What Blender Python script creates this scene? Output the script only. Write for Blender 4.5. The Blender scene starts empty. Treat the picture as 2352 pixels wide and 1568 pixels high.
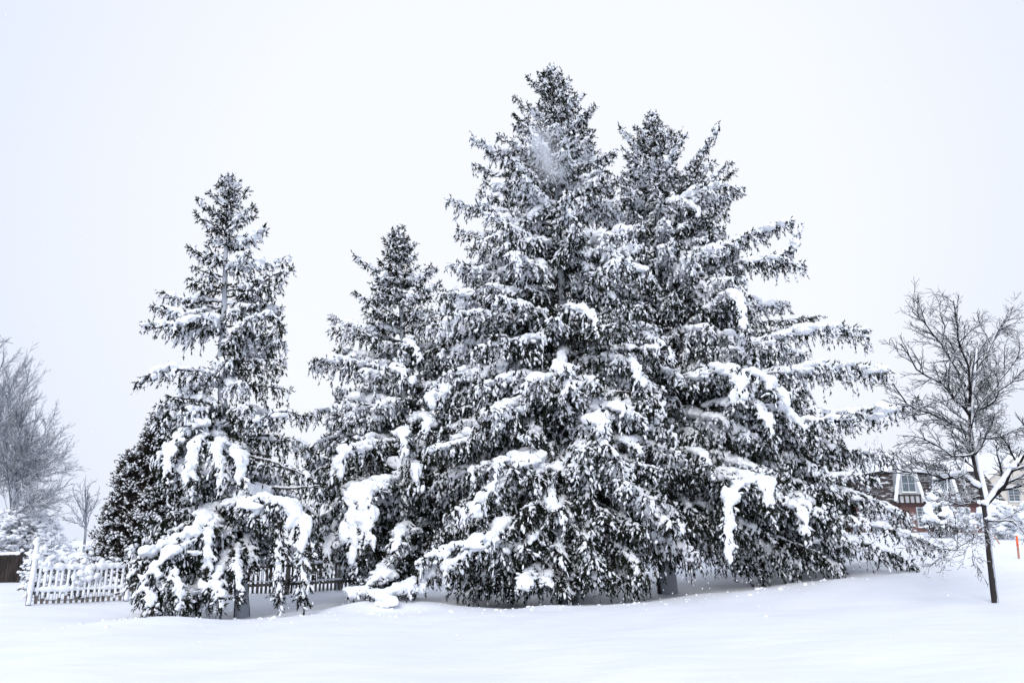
import bpy, math
import numpy as np

# ------------------------------------------------------------------ camera, sky, sun, exposure
SC = bpy.context.scene
COL = SC.collection
PITCH = math.radians(14.2)
FPX = 1800.0                      # focal length in pixels of a 2352 x 1568 frame
CAM = np.array([0.0, 0.0, 1.6])
cam_d = bpy.data.cameras.new('camera')
cam_d.sensor_width = 36.0
cam_d.lens = 36.0 * FPX / 2352.0
cam_d.clip_start = 0.1
cam_d.clip_end = 3000.0
cam = bpy.data.objects.new('camera', cam_d)
COL.objects.link(cam)
cam.location = CAM
cam.rotation_euler = (math.radians(90) + PITCH, 0, 0)
SC.camera = cam

SUN_EL, SUN_AZ = 35.0, 194.0       # high, behind the camera's left shoulder, behind cloud
w = bpy.data.worlds.new('World')
SC.world = w
w.use_nodes = True
nt = w.node_tree
for n in list(nt.nodes):
    nt.nodes.remove(n)
out = nt.nodes.new('ShaderNodeOutputWorld')
sky = nt.nodes.new('ShaderNodeTexSky')
sky.sky_type = 'NISHITA'
sky.sun_disc = False
sky.sun_elevation = math.radians(SUN_EL)
sky.sun_rotation = math.radians(SUN_AZ)
sky.dust_density = 4.0
bg_sky = nt.nodes.new('ShaderNodeBackground')
bg_sky.inputs[1].default_value = 0.06
nt.links.new(sky.outputs[0], bg_sky.inputs[0])
tc = nt.nodes.new('ShaderNodeTexCoord')
noi = nt.nodes.new('ShaderNodeTexNoise')
noi.inputs['Scale'].default_value = 1.6
noi.inputs['Detail'].default_value = 2.0
nt.links.new(tc.outputs['Generated'], noi.inputs['Vector'])
# the cloud deck is thinner (brighter) to the north and thicker to the sides
nrm = nt.nodes.new('ShaderNodeVectorMath'); nrm.operation = 'DOT_PRODUCT'
nrm.inputs[1].default_value = (0.02, 0.93, 0.36)
nt.links.new(tc.outputs['Generated'], nrm.inputs[0])
add = nt.nodes.new('ShaderNodeMath'); add.operation = 'MULTIPLY_ADD'
add.inputs[1].default_value = 0.10
nt.links.new(noi.outputs['Fac'], add.inputs[0])
nt.links.new(nrm.outputs['Value'], add.inputs[2])
ramp = nt.nodes.new('ShaderNodeValToRGB')
ramp.color_ramp.elements[0].position = 0.78
ramp.color_ramp.elements[0].color = (0.70, 0.77, 0.93, 1)
ramp.color_ramp.elements[1].position = 1.04
ramp.color_ramp.elements[1].color = (0.90, 0.925, 1.0, 1)
nt.links.new(add.outputs[0], ramp.inputs[0])
bg_cloud = nt.nodes.new('ShaderNodeBackground')
bg_cloud.inputs[1].default_value = 0.83
nt.links.new(ramp.outputs[0], bg_cloud.inputs[0])
mix = nt.nodes.new('ShaderNodeMixShader')
mix.inputs[0].default_value = 0.94
nt.links.new(bg_sky.outputs[0], mix.inputs[1])
nt.links.new(bg_cloud.outputs[0], mix.inputs[2])
nt.links.new(mix.outputs[0], out.inputs[0])

sun_d = bpy.data.lights.new('sun', 'SUN')
sun_d.energy = 1.5
sun_d.angle = math.radians(28)
sun_d.color = (1.0, 0.97, 0.93)
sun = bpy.data.objects.new('sun', sun_d)
COL.objects.link(sun)
# azimuth measured clockwise from +Y like the sky's sun_rotation
sun.rotation_euler = (math.radians(90 - SUN_EL), 0, math.radians(180 - SUN_AZ))

SC.view_settings.view_transform = 'Standard'
SC.view_settings.look = 'None'
SC.view_settings.exposure = 0.42
SC.view_settings.gamma = 1.0
SC.cycles.max_bounces = 4
SC.cycles.diffuse_bounces = 3
SC.cycles.glossy_bounces = 1
SC.cycles.transmission_bounces = 2
SC.cycles.transparent_max_bounces = 4

RIGHT = np.array([1.0, 0, 0])
FWD = np.array([0, math.cos(PITCH), math.sin(PITCH)])
UPV = np.array([0, -math.sin(PITCH), math.cos(PITCH)])


def at(px, py, Y):
    """World point at distance Y (along +Y) seen at a pixel of the 2352 x 1568 frame."""
    d = RIGHT * ((px - 1176) / FPX) + FWD + UPV * ((784 - py) / FPX)
    return CAM + d * (Y / d[1])


# ------------------------------------------------------------------ helpers
def sstep(a, b, x):
    t = np.clip((np.asarray(x, float) - a) / (b - a), 0, 1)
    return t * t * (3 - 2 * t)


MOUNDS = []   # (x, y, radius x, radius y, height)


def ground(x, y):
    x = np.asarray(x, float)
    y = np.asarray(y, float)
    h = np.where(x > 0, 0.05 * np.minimum(x, 13), 0.015 * np.maximum(x, -40))
    h = h + sstep(2, 14, x) * 1.6 * np.clip((y - 16) / 49.0, 0, 1)
    h = h + 0.035 * np.sin(x * 0.55 + 0.7 * np.sin(y * 0.31)) * np.sin(y * 0.47 + 1.3)
    h = h + 0.02 * np.sin(x * 1.7 + y * 0.9 + 2 * np.sin(y * 0.21)) * sstep(5, 9, y)
    h = h + 0.012 * np.sin(x * 3.1 - y * 2.3 + 1.5 * np.sin(x * 0.7))
    for mx, my, rx, ry, mh in MOUNDS:
        h = h + mh * np.exp(-((x - mx) / rx) ** 2 - ((y - my) / ry) ** 2)
    return h


def gz(x, y):
    return float(ground(x, y))


def norm(v):
    return v / np.maximum(np.linalg.norm(v, axis=-1, keepdims=True), 1e-9)


class Acc:
    """Collects shapes for one mesh object: vertices plus triangles and quads, each block with a material slot."""

    def __init__(self):
        self.v, self.f, self.n = [], [], 0

    def add(self, v, f, mat=0, smooth=True):
        v = np.asarray(v, np.float32).reshape(-1, 3)
        f = np.asarray(f, np.int32)
        if len(v) == 0 or len(f) == 0:
            return
        self.v.append(v)
        self.f.append((f + self.n, mat, smooth))
        self.n += len(v)

    def build(self, name, mats, parent=None, loc=None):
        me = bpy.data.meshes.new(name)
        if self.v:
            V = np.concatenate(self.v)
            if loc is not None:
                V = V - np.asarray(loc, np.float32)
            tot = np.concatenate([np.full(len(f), f.shape[1], np.int32) for f, _, _ in self.f])
            loops = np.concatenate([f.ravel() for f, _, _ in self.f])
            mi = np.concatenate([np.full(len(f), m, np.int32) for f, m, _ in self.f])
            sm = np.concatenate([np.full(len(f), s, bool) for f, _, s in self.f])
            st = np.concatenate([[0], np.cumsum(tot)[:-1]]).astype(np.int32)
            me.vertices.add(len(V))
            me.vertices.foreach_set('co', V.ravel())
            me.loops.add(len(loops))
            me.loops.foreach_set('vertex_index', loops)
            me.polygons.add(len(tot))
            me.polygons.foreach_set('loop_start', st)
            me.polygons.foreach_set('loop_total', tot)
            me.polygons.foreach_set('material_index', mi)
            me.polygons.foreach_set('use_smooth', sm)
            me.update(calc_edges=True)
        for m in (mats if isinstance(mats, (list, tuple)) else [mats]):
            me.materials.append(m)
        o = bpy.data.objects.new(name, me)
        COL.objects.link(o)
        if parent is not None:
            o.parent = parent
        if loc is not None and parent is None:
            o.location = loc
        return o


def tag(o, label=None, cat=None, group=None, kind=None):
    if label: o['label'] = label
    if cat: o['category'] = cat
    if group: o['group'] = group
    if kind: o['kind'] = kind
    return o


def thing(name, label, cat, loc, group=None):
    o = bpy.data.objects.new(name, None)
    o.empty_display_size = 0.3
    COL.objects.link(o)
    o.location = loc
    return tag(o, label, cat, group)


def frames(P):
    T = np.empty_like(P)
    T[:, 1:-1] = P[:, 2:] - P[:, :-2]
    T[:, 0] = P[:, 1] - P[:, 0]
    T[:, -1] = P[:, -1] - P[:, -2]
    T = norm(T)
    ref = np.zeros((len(P), 1, 3))
    ref[..., 2] = 1
    mean = norm(P[:, -1:] - P[:, :1])
    steep = np.abs(mean[..., 2]) > 0.8
    ref[steep] = (0.35, -0.93, 0.1)
    U = norm(np.cross(T, np.broadcast_to(ref, T.shape)))
    V = np.cross(U, T)
    return T, U, V


def tubes(acc, P, R, sides=5, mat=0, rng=None, lump=0.0, flat=(1, 1)):
    """P (n,K,3) centre lines, R (n,K) radii."""
    P = np.asarray(P, float)
    R = np.asarray(R, float)
    if len(P) == 0:
        return
    n, K, _ = P.shape
    T, U, V = frames(P)
    a = np.arange(sides) * 2 * math.pi / sides
    r = R[:, :, None] * np.ones(sides)
    if rng is not None and lump > 0:
        r = r * (1 + lump * (rng.random((n, K, sides)) - 0.5) * 2)
    X = P[:, :, None, :] + flat[0] * (r * np.cos(a))[..., None] * U[:, :, None, :] + flat[1] * (r * np.sin(a))[..., None] * V[:, :, None, :]
    idx = np.arange(n * K * sides).reshape(n, K, sides)
    q = np.stack([idx[:, :-1], np.roll(idx, -1, 2)[:, :-1], np.roll(idx, -1, 2)[:, 1:], idx[:, 1:]], -1).reshape(-1, 4)
    acc.add(X.reshape(-1, 3), q, mat)
    if sides >= 3:
        caps = np.concatenate([idx[:, 0, ::-1], idx[:, -1, :]])
        acc.f.append((caps.astype(np.int32) + acc.n - n * K * sides, mat, True))


def box(acc, lo, hi, mat=0):
    x0, y0, z0 = lo
    x1, y1, z1 = hi
    v = [(x0, y0, z0), (x1, y0, z0), (x1, y1, z0), (x0, y1, z0), (x0, y0, z1), (x1, y0, z1), (x1, y1, z1), (x0, y1, z1)]
    f = [(0, 3, 2, 1), (4, 5, 6, 7), (0, 1, 5, 4), (1, 2, 6, 5), (2, 3, 7, 6), (3, 0, 4, 7)]
    acc.add(v, f, mat, False)


def resample(pts, n):
    """Smooth (Catmull-Rom) curve through points, n samples evenly along its length."""
    p = np.asarray(pts, float)
    if len(p) == 2:
        return p[0] + (p[1] - p[0]) * np.linspace(0, 1, n)[:, None]
    e = np.vstack([2 * p[0] - p[1], p, 2 * p[-1] - p[-2]])
    o = []
    for i in range(len(p) - 1):
        t = np.linspace(0, 1, 12, endpoint=False)[:, None]
        a, b, c, d = e[i], e[i + 1], e[i + 2], e[i + 3]
        o.append(0.5 * (2 * b + (c - a) * t + (2 * a - 5 * b + 4 * c - d) * t ** 2 + (3 * b - a - 3 * c + d) * t ** 3))
    o.append(p[-1:])
    o = np.vstack(o)
    s = np.concatenate([[0], np.cumsum(np.linalg.norm(np.diff(o, axis=0), axis=1))])
    g = np.linspace(0, s[-1], n)
    return np.stack([np.interp(g, s, o[:, k]) for k in range(3)], 1)


# sprig: a forked needle twiglet made of slim diamonds, lengthwise along x
def _sprig_template():
    v, f = [], []

    def dia(x0, ang, ln, wd, tilt):
        c, s = math.cos(ang), math.sin(ang)
        base = len(v)
        loc = [(0, 0), (0.45 * ln, wd), (ln, 0), (0.45 * ln, -wd)]
        for a, b in loc:
            x, y = a * c - b * s, a * s + b * c
            v.append((x0 + x, y * math.cos(tilt), y * math.sin(tilt)))
        f.append((base, base + 1, base + 2, base + 3))
    dia(0, 0, 1.0, 0.075, 0.3)
    dia(0, 0, 0.95, 0.075, 1.8)
    dia(0.15, 0.6, 0.40, 0.06, 0.1)
    dia(0.2, -0.6, 0.42, 0.06, 0.5)
    dia(0.45, 0.55, 0.36, 0.055, 1.4)
    return np.array(v), np.array(f)


SPRIG_V, SPRIG_F = _sprig_template()


def sprigs(acc, pos, d, ln, rng, mat=0, wide=1.0):
    n = len(pos)
    if n == 0:
        return
    d = norm(d)
    r = norm(rng.normal(size=(n, 3)))
    u = norm(np.cross(d, r))
    v = np.cross(d, u)
    M = np.stack([d, u * wide, v * wide], 1) * ln[:, None, None]
    X = pos[:, None, :] + np.einsum('kc,ncx->nkx', SPRIG_V, M)
    F = (SPRIG_F[None] + (np.arange(n) * len(SPRIG_V))[:, None, None]).reshape(-1, 4)
    acc.add(X, F, mat, False)


def spindles(acc, pos, d, ln, rad, rng, mat=0, rings=(0.22, 0.68), sides=5):
    """Small elongated clots of snow along direction d (pos = start)."""
    n = len(pos)
    if n == 0:
        return
    d = norm(d)
    u = norm(np.cross(d, norm(rng.normal(size=(n, 3)))))
    v = np.cross(d, u)
    a = np.arange(sides) * 2 * math.pi / sides
    parts = [pos[:, None, :] - d[:, None, :] * (0.05 * ln)[:, None, None]]
    for k in rings:
        rr = rad[:, None] * (0.75 + 0.5 * rng.random((n, sides)))
        parts.append((pos + d * (k * ln)[:, None])[:, None, :] + (rr * np.cos(a))[..., None] * u[:, None] + (rr * np.sin(a))[..., None] * v[:, None])
    parts.append((pos + d * ln[:, None])[:, None, :])
    X = np.concatenate(parts, 1)
    per = X.shape[1]
    tri, quad = [], []
    for i in range(sides):
        j = (i + 1) % sides
        tri.append((0, 1 + j, 1 + i))
        tri.append((per - 1, 1 + sides * (len(rings) - 1) + i, 1 + sides * (len(rings) - 1) + j))
        for k in range(len(rings) - 1):
            b = 1 + k * sides
            quad.append((b + i, b + j, b + sides + j, b + sides + i))
    off = (np.arange(n) * per)[:, None, None]
    start = acc.n
    acc.add(X, (np.array(tri)[None] + off).reshape(-1, 3), mat, True)
    acc.f.append(((np.array(quad)[None] + off).reshape(-1, 4).astype(np.int32) + start, mat, True))


_ICO = None


def ico():
    global _ICO
    if _ICO is None:
        import bmesh
        bm = bmesh.new()
        bmesh.ops.create_icosphere(bm, subdivisions=2, radius=1)
        _ICO = (np.array([v.co for v in bm.verts]), np.array([[v.index for v in f.verts] for f in bm.faces]))
        bm.free()
    return _ICO


def blobs(acc, pos, rx, ry, rz, rng, mat=0, lump=0.16):
    """Lumpy snow pillows."""
    v, f = ico()
    n = len(pos)
    if n == 0:
        return
    ph = rng.random((n, 3, 1)) * 6.28
    k = rng.uniform(1.8, 3.6, (n, 3, 1))
    wob = np.ones((n, len(v)))
    for i in range(3):
        wob = wob + lump * np.sin(k[:, i] * v[None, :, (i + 1) % 3] + ph[:, i] + 1.7 * v[None, :, i])
    X = v[None] * wob[..., None] * np.stack([rx, ry, rz], -1)[:, None, :]
    an = rng.random(n) * 6.28
    c, s = np.cos(an)[:, None], np.sin(an)[:, None]
    X = np.stack([X[..., 0] * c - X[..., 1] * s, X[..., 0] * s + X[..., 1] * c, X[..., 2]], -1) + pos[:, None]
    acc.add(X, (f[None] + (np.arange(n) * len(v))[:, None, None]).reshape(-1, 3), mat, True)


# ------------------------------------------------------------------ materials
def new_mat(name):
    m = bpy.data.materials.new(name)
    m.use_nodes = True
    t = m.node_tree
    b = t.nodes['Principled BSDF']
    return m, t, b


def noise_mat(name, c0, c1, scale, rough=0.8, detail=4.0, bump=0.0, bscale=20.0, lo=0.35, hi=0.65, stretch=None):
    m, t, b = new_mat(name)
    tcn = t.nodes.new('ShaderNodeTexCoord')
    src = tcn.outputs['Object']
    if stretch:
        mp = t.nodes.new('ShaderNodeMapping')
        mp.inputs['Scale'].default_value = stretch
        t.links.new(src, mp.inputs[0])
        src = mp.outputs[0]
    no = t.nodes.new('ShaderNodeTexNoise')
    no.inputs['Scale'].default_value = scale
    no.inputs['Detail'].default_value = detail
    t.links.new(src, no.inputs['Vector'])
    rp = t.nodes.new('ShaderNodeValToRGB')
    rp.color_ramp.elements[0].position = lo
    rp.color_ramp.elements[0].color = (*c0, 1)
    rp.color_ramp.elements[1].position = hi
    rp.color_ramp.elements[1].color = (*c1, 1)
    t.links.new(no.outputs['Fac'], rp.inputs[0])
    t.links.new(rp.outputs[0], b.inputs['Base Color'])
    b.inputs['Roughness'].default_value = rough
    b.inputs['Specular IOR Level'].default_value = 0.2
    if bump > 0:
        n2 = t.nodes.new('ShaderNodeTexNoise')
        n2.inputs['Scale'].default_value = bscale
        n2.inputs['Detail'].default_value = 5
        t.links.new(src, n2.inputs['Vector'])
        bu = t.nodes.new('ShaderNodeBump')
        bu.inputs['Strength'].default_value = 1.0
        bu.inputs['Distance'].default_value = bump
        t.links.new(n2.outputs['Fac'], bu.inputs['Height'])
        t.links.new(bu.outputs[0], b.inputs['Normal'])
    return m


M_SNOW = noise_mat('snow', (0.85, 0.885, 0.945), (0.90, 0.92, 0.955), 3.0, 0.65, bump=0.012, bscale=14)
M_LAWN = noise_mat('snow_cover', (0.83, 0.86, 0.925), (0.88, 0.90, 0.94), 0.5, 0.6, bump=0.035, bscale=1.1, stretch=(0.8, 1.7, 1))
M_NEEDLE = noise_mat('spruce_needles', (0.005, 0.008, 0.006), (0.022, 0.026, 0.016), 1.6, 0.9)
M_NEEDLE.node_tree.nodes['Principled BSDF'].inputs['Specular IOR Level'].default_value = 0.04
M_CEDAR = noise_mat('cedar_scales', (0.018, 0.018, 0.015), (0.052, 0.043, 0.036), 1.3, 0.95)
M_CEDAR.node_tree.nodes['Principled BSDF'].inputs['Specular IOR Level'].default_value = 0.05
M_BARK = noise_mat('bark', (0.030, 0.026, 0.024), (0.10, 0.09, 0.085), 9.0, 0.9, bump=0.02, bscale=25, stretch=(1, 1, 0.25))
M_TWIG = noise_mat('dark_twigs', (0.008, 0.008, 0.010), (0.026, 0.024, 0.025), 5.0, 0.9)
M_TWIG.node_tree.nodes['Principled BSDF'].inputs['Specular IOR Level'].default_value = 0.05
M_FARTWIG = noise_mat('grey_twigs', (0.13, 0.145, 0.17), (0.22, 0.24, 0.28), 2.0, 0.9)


def crusted_bark(name='snow_crusted_bark', side=(0.35, -0.9, 0.3), bias=0.0):
    """Bark plastered with wind-driven snow on its weather side, in patches."""
    m, t, b = new_mat(name)
    tcn = t.nodes.new('ShaderNodeTexCoord')
    ge = t.nodes.new('ShaderNodeNewGeometry')
    dp = t.nodes.new('ShaderNodeVectorMath'); dp.operation = 'DOT_PRODUCT'
    dp.inputs[1].default_value = side
    t.links.new(ge.outputs['Normal'], dp.inputs[0])
    no = t.nodes.new('ShaderNodeTexNoise')
    no.inputs['Scale'].default_value = 3.5
    no.inputs['Detail'].default_value = 6
    no.inputs['Roughness'].default_value = 0.65
    t.links.new(tcn.outputs['Object'], no.inputs['Vector'])
    ad = t.nodes.new('ShaderNodeMath'); ad.operation = 'MULTIPLY_ADD'
    ad.inputs[1].default_value = 1.6
    t.links.new(no.outputs['Fac'], ad.inputs[0])
    t.links.new(dp.outputs['Value'], ad.inputs[2])
    rp = t.nodes.new('ShaderNodeValToRGB')
    rp.color_ramp.elements[0].position = 0.98
    rp.color_ramp.elements[0].color = (0.035, 0.031, 0.030, 1)
    rp.color_ramp.elements[1].position = 1.1
    rp.color_ramp.elements[1].color = (0.44, 0.47, 0.52, 1)
    sc = t.nodes.new('ShaderNodeMath'); sc.operation = 'MULTIPLY'
    sc.inputs[1].default_value = 0.62
    t.links.new(ad.outputs[0], sc.inputs[0])
    rp.color_ramp.elements[0].position = 0.56 + bias
    rp.color_ramp.elements[1].position = 0.70 + bias
    t.links.new(sc.outputs[0], rp.inputs[0])
    t.links.new(rp.outputs[0], b.inputs['Base Color'])
    b.inputs['Roughness'].default_value = 0.85
    b.inputs['Specular IOR Level'].default_value = 0.15
    return m


M_CRUST = crusted_bark(bias=0.02)
M_CRUST_EAST = crusted_bark('snow_crusted_bark_east', (0.95, -0.1, 0.15), 0.0)
M_CRUST_FAR = crusted_bark('lightly_crusted_bark', (0.3, -0.6, 0.2), 0.16)

# ------------------------------------------------------------------ the ground
TREE_Y = {'tall': 24.0, 'broad': 26.0, 'mid': 25.0, 'slim': 22.0}
MOUNDS += [(-2.9, 19.8, 1.2, 0.8, 0.13), (-2.0, 20.0, 0.9, 0.6, 0.10), (-3.6, 19.6, 0.9, 0.6, 0.16), (0.9, 19.8, 0.9, 0.5, 0.10), (-7.6, 17.6, 1.2, 0.7, 0.12),
           (13.0, 25.5, 3.0, 1.2, 0.20), (16.0, 33.0, 5.0, 3.0, 0.35), (-12.5, 23.4, 3.0, 1.5, 0.08),
           (-7.5, 21.6, 2.6, 2.4, -0.25), (1.0, 23.6, 4.2, 2.8, -0.20), (6.0, 25.2, 4.5, 2.6, -0.28), (-3, 18.0, 6, 0.8, 0.05)]


def build_ground():
    def axis(lim, fine, step, growth):
        a = list(np.arange(-fine, fine + 1e-6, step))
        s, x = step, fine
        while x < lim:
            s *= growth
            x += s
            a.append(x)
            a.insert(0, -x)
        return np.array(a)
    xs = axis(900, 22, 0.22, 1.12)
    ya = list(np.arange(-4, 34, 0.22))
    s = 0.22
    while ya[-1] < 1600:
        s *= 1.09
        ya.append(ya[-1] + s)
    s = 0.3
    while ya[0] > -200:
        s *= 1.3
        ya.insert(0, ya[0] - s)
    ys = np.array(ya)
    X, Y = np.meshgrid(xs, ys)
    Z = ground(X, Y)
    far = sstep(60, 200, np.hypot(X, Y))
    Z = Z * (1 - far) + far * np.where(X > 0, 2.0, -0.5) * sstep(0, 60, np.abs(X))
    n, m = X.shape
    idx = np.arange(n * m).reshape(n, m)
    f = np.stack([idx[:-1, :-1], idx[:-1, 1:], idx[1:, 1:], idx[1:, :-1]], -1).reshape(-1, 4)
    a = Acc()
    a.add(np.stack([X, Y, Z], -1), f, 0, True)
    o = a.build('snowy_ground', M_LAWN)
    tag(o, 'snow covered lawn sloping up to the right', kind='structure')


build_ground()

# ------------------------------------------------------------------ spruce boughs
Z3 = np.array([0, 0, 1.0])
M_CROWN = [M_NEEDLE, M_BARK, M_SNOW]


def bough(leaf, snow, pts, width, hang, load, rng, dens=1.0, bare=0.12, wood=0.028, up=0.0, size=1.0, tipclean=0.05, pad=1.5, snowy=1.0):
    """One snow-laden branch. leaf: Acc (0 needles, 1 wood); snow: Acc. width = half-width of its fan, hang = length of
    the hanging twigs, load = depth of snow lying on it, up = how far the twigs lift instead of hang."""
    pts = np.asarray(pts, float)
    L = np.linalg.norm(np.diff(pts, axis=0), axis=1).sum()
    n = max(6, int(L / 0.10))
    sp = resample(pts, n)
    sp[1:-1] += rng.normal(0, 0.012, (n - 2, 3))
    T = norm(np.gradient(sp, axis=0))
    flatd = norm((sp[-1] - sp[0]) * np.array([1, 1, 0]) + 1e-6)
    side0 = np.array([flatd[1], -flatd[0], 0])
    t = np.linspace(0, 1, n)
    tubes(leaf, sp[None], (wood * (1 - t) ** 0.8 + 0.006)[None], 5, 1)

    # side twigs
    ns = max(4, int(L * 12 * dens * (0.75 + 0.6 * width)))
    tt = bare + (1.0 - bare) * (np.arange(ns) + rng.random(ns)) / ns
    tt = np.clip(tt, 0, 1)
    wp = np.minimum(1, 0.25 + (tt - bare) / 0.25) * (1.12 - 0.8 * tt)
    fi = tt * (n - 1)
    i0 = np.clip(fi.astype(int), 0, n - 2)
    fr = (fi - i0)[:, None]
    B = sp[i0] * (1 - fr) + sp[i0 + 1] * fr
    Tb = T[i0]
    sg = rng.choice([-1.0, 1.0], ns)
    ln = width * wp * rng.uniform(0.35, 1.1, ns)
    hg = hang * (0.35 + 0.75 * wp) * rng.uniform(0.2, 1.0, ns) ** 1.0 * np.where(rng.random(ns) < 0.18, 1.45, 1.0)
    K = 5
    s = np.linspace(0, 1, K)[None, :, None]
    fw = rng.uniform(0.25, 0.75, ns)[:, None, None]
    P = (B[:, None] + side0 * (sg * ln)[:, None, None] * (1.35 * s - 0.35 * s ** 2) + Tb[:, None] * ln[:, None, None] * fw * s
         + Z3 * (up * ln)[:, None, None] * s - Z3 * hg[:, None, None] * s ** 1.45)
    P[:, 1:] += rng.normal(0, 0.02, (ns, K - 1, 3))
    tl = ln + hg
    tubes(leaf, P, np.linspace(0.008, 0.003, K)[None] * np.ones((ns, 1)), 3, 1)

    # needle sprigs on the twigs
    per = np.clip((tl / 0.058).astype(int) + 2, 3, 20)
    ow = np.repeat(np.arange(ns), per)
    m = len(ow)
    ss = rng.uniform(0.12, 1.0, m)
    ss[np.cumsum(per) - 1] = 1.0
    k = np.clip((ss * (K - 1)).astype(int), 0, K - 2)
    q = (ss * (K - 1) - k)[:, None]
    pos = P[ow, k] * (1 - q) + P[ow, k + 1] * q
    tan = norm(P[ow, k + 1] - P[ow, k])
    d = tan * 0.9 + rng.normal(0, 0.38, (m, 3)) + Z3 * (0.25 * up - 0.30 * (1 - min(up, 1)))
    sl = (0.065 + 0.135 * rng.random(m) ** 1.4) * size
    sprigs(leaf, pos, d, sl, rng, 0)
    # tip cluster along the axis, left bare of snow
    nt_ = max(4, int(7 * size))
    tp = sp[-1] - T[-1] * rng.uniform(0, 0.22, nt_)[:, None]
    sprigs(leaf, tp, T[-1] * 0.9 + rng.normal(0, 0.45, (nt_, 3)), rng.uniform(0.12, 0.2, nt_) * size, rng, 0)

    # twiglets close under the branch, and a few that poke up through its snow
    nu = int(L * 34 * dens)
    tu = bare * 0.6 + (1 - bare * 0.6) * rng.random(nu)
    iu = np.clip((tu * (n - 1)).astype(int), 0, n - 1)
    su = rng.normal(0, 1, nu)
    pu = sp[iu] + side0 * (su * (0.05 + load * 0.8))[:, None] - Z3 * 0.02
    du = side0 * (su * 0.5)[:, None] + T[iu] * 0.5 - Z3 * (0.9 - up) + rng.normal(0, 0.35, (nu, 3))
    poke = rng.random(nu) < 0.24
    du[poke] = side0 * (su[poke] * 0.5)[:, None] + T[iu[poke]] * 0.6 + Z3 * 0.55 + rng.normal(0, 0.3, (poke.sum(), 3))
    sprigs(leaf, pu, du, np.where(poke, 0.10 + load * 0.8, 0.16) * rng.uniform(0.6, 1.3, nu) * size, rng, 0)

    # clots of snow caught on the sprigs
    patch = (np.sin(pos[:, 0] * 14 + 2 * np.sin(pos[:, 2] * 4)) * np.sin(pos[:, 1] * 13 + 1.5 * np.sin(pos[:, 0] * 6)) + np.sin(pos[:, 2] * 8 + 3 * np.sin(pos[:, 0] * 5 + pos[:, 1] * 4)) * 0.8)
    tw = tt[ow]
    pr = 0.72 * snowy * ((0.66 - 0.56 * ss + load * 0.7) * np.clip(0.15 + 1.4 * tw, 0.2, 1) + 0.26 * patch)
    pick = rng.random(m) < pr
    npk = pick.sum()
    dd = norm(d[pick])
    rad = (0.012 + 0.034 * rng.random(npk) ** 1.7) * (1.15 - 0.40 * ss[pick]) * (0.85 + 1.2 * load)
    outw = norm(P[ow[pick], 2] - P[ow[pick], 0])
    p2 = pos[pick] + Z3 * (rad * 0.8)[:, None] + rng.normal(0, 0.012, (npk, 3)) + outw * 0.025
    spindles(leaf, p2, dd, np.maximum(sl[pick] * rng.uniform(0.6, 1.3, npk), rad * 4.2), rad, rng, 2)

    # fingers of snow draped down the twigs from the branch
    sel = rng.random(ns) < min(0.85, 0.42 + 1.7 * load) * np.clip(0.3 + 1.2 * tt, 0.3, 1)
    if sel.any():
        nq = sel.sum()
        Q = P[sel] + Z3 * 0.015 + norm((P[sel, -1:] - P[sel, :1]) * np.array([1, 1, 0]) + 1e-6) * 0.055
        reach = rng.uniform(0.3, 0.85, nq)[:, None]
        # shorten each finger to its reach along the twig
        g = np.linspace(0, 1, 5)[None] * reach * (K - 1)
        gi = np.clip(g.astype(int), 0, K - 2)
        gf = (g - gi)[..., None]
        ar = np.arange(nq)[:, None]
        Q = Q[ar, gi] * (1 - gf) + Q[ar, gi + 1] * gf
        base = (0.022 + load * 0.40) * np.clip(wp[sel], 0.45, 1) * rng.uniform(0.6, 1.15, nq)
        rr = base[:, None] * np.array([1.15, 1.0, 0.75, 0.5, 0.25])[None] * rng.uniform(0.7, 1.3, (nq, 5))
        tubes(snow, Q, rr + 0.008, 6, 0, rng, 0.2)

    # the long pillow along the branch itself
    if load > 0.02:
        e = max(3, int((1 - tipclean) * n))
        low = rng.normal(0, 1, n + 6)
        low = np.convolve(low, np.ones(3) / 3, 'same')[3:n + 3]
        rr = load * np.clip(0.66 + 0.42 * low, 0.12, 1.4) * np.minimum(1, 0.22 + t / 0.42) * np.minimum(1, (1.02 - t) / 0.22 + 0.15)
        c = sp + Z3 * (rr * 0.55 + 0.01)[:, None] + side0 * (rng.normal(0, 0.25, n) * load * 0.5)[:, None]
        rr[e - 1] *= 0.2
        rr[0] *= 0.4
        tubes(snow, c[None, :e], rr[None, :e], 9, 0, rng, 0.13, flat=(pad, 0.85))
    return sp


def prof(table, z):
    t = np.asarray(table)
    return np.interp(z, t[:, 0], t[:, 1]), np.interp(z, t[:, 0], t[:, 2])


CRUMB = bpy.data.textures.new('crumble', 'CLOUDS')
CRUMB.noise_scale = 0.10
CRUMB.noise_depth = 3


def settle(o, vox=0.031, it=2):
    """Merge overlapping pieces of snow into one settled, rounded skin."""
    m = o.modifiers.new('merge', 'REMESH')
    m.mode = 'VOXEL'
    m.voxel_size = vox
    m.use_smooth_shade = True
    k = o.modifiers.new('round', 'SMOOTH')
    k.factor = 0.5
    k.iterations = it
    d = o.modifiers.new('crumble', 'DISPLACE')
    d.texture = CRUMB
    d.texture_coords = 'LOCAL'
    d.strength = 0.085
    d.mid_level = 0.5


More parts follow.
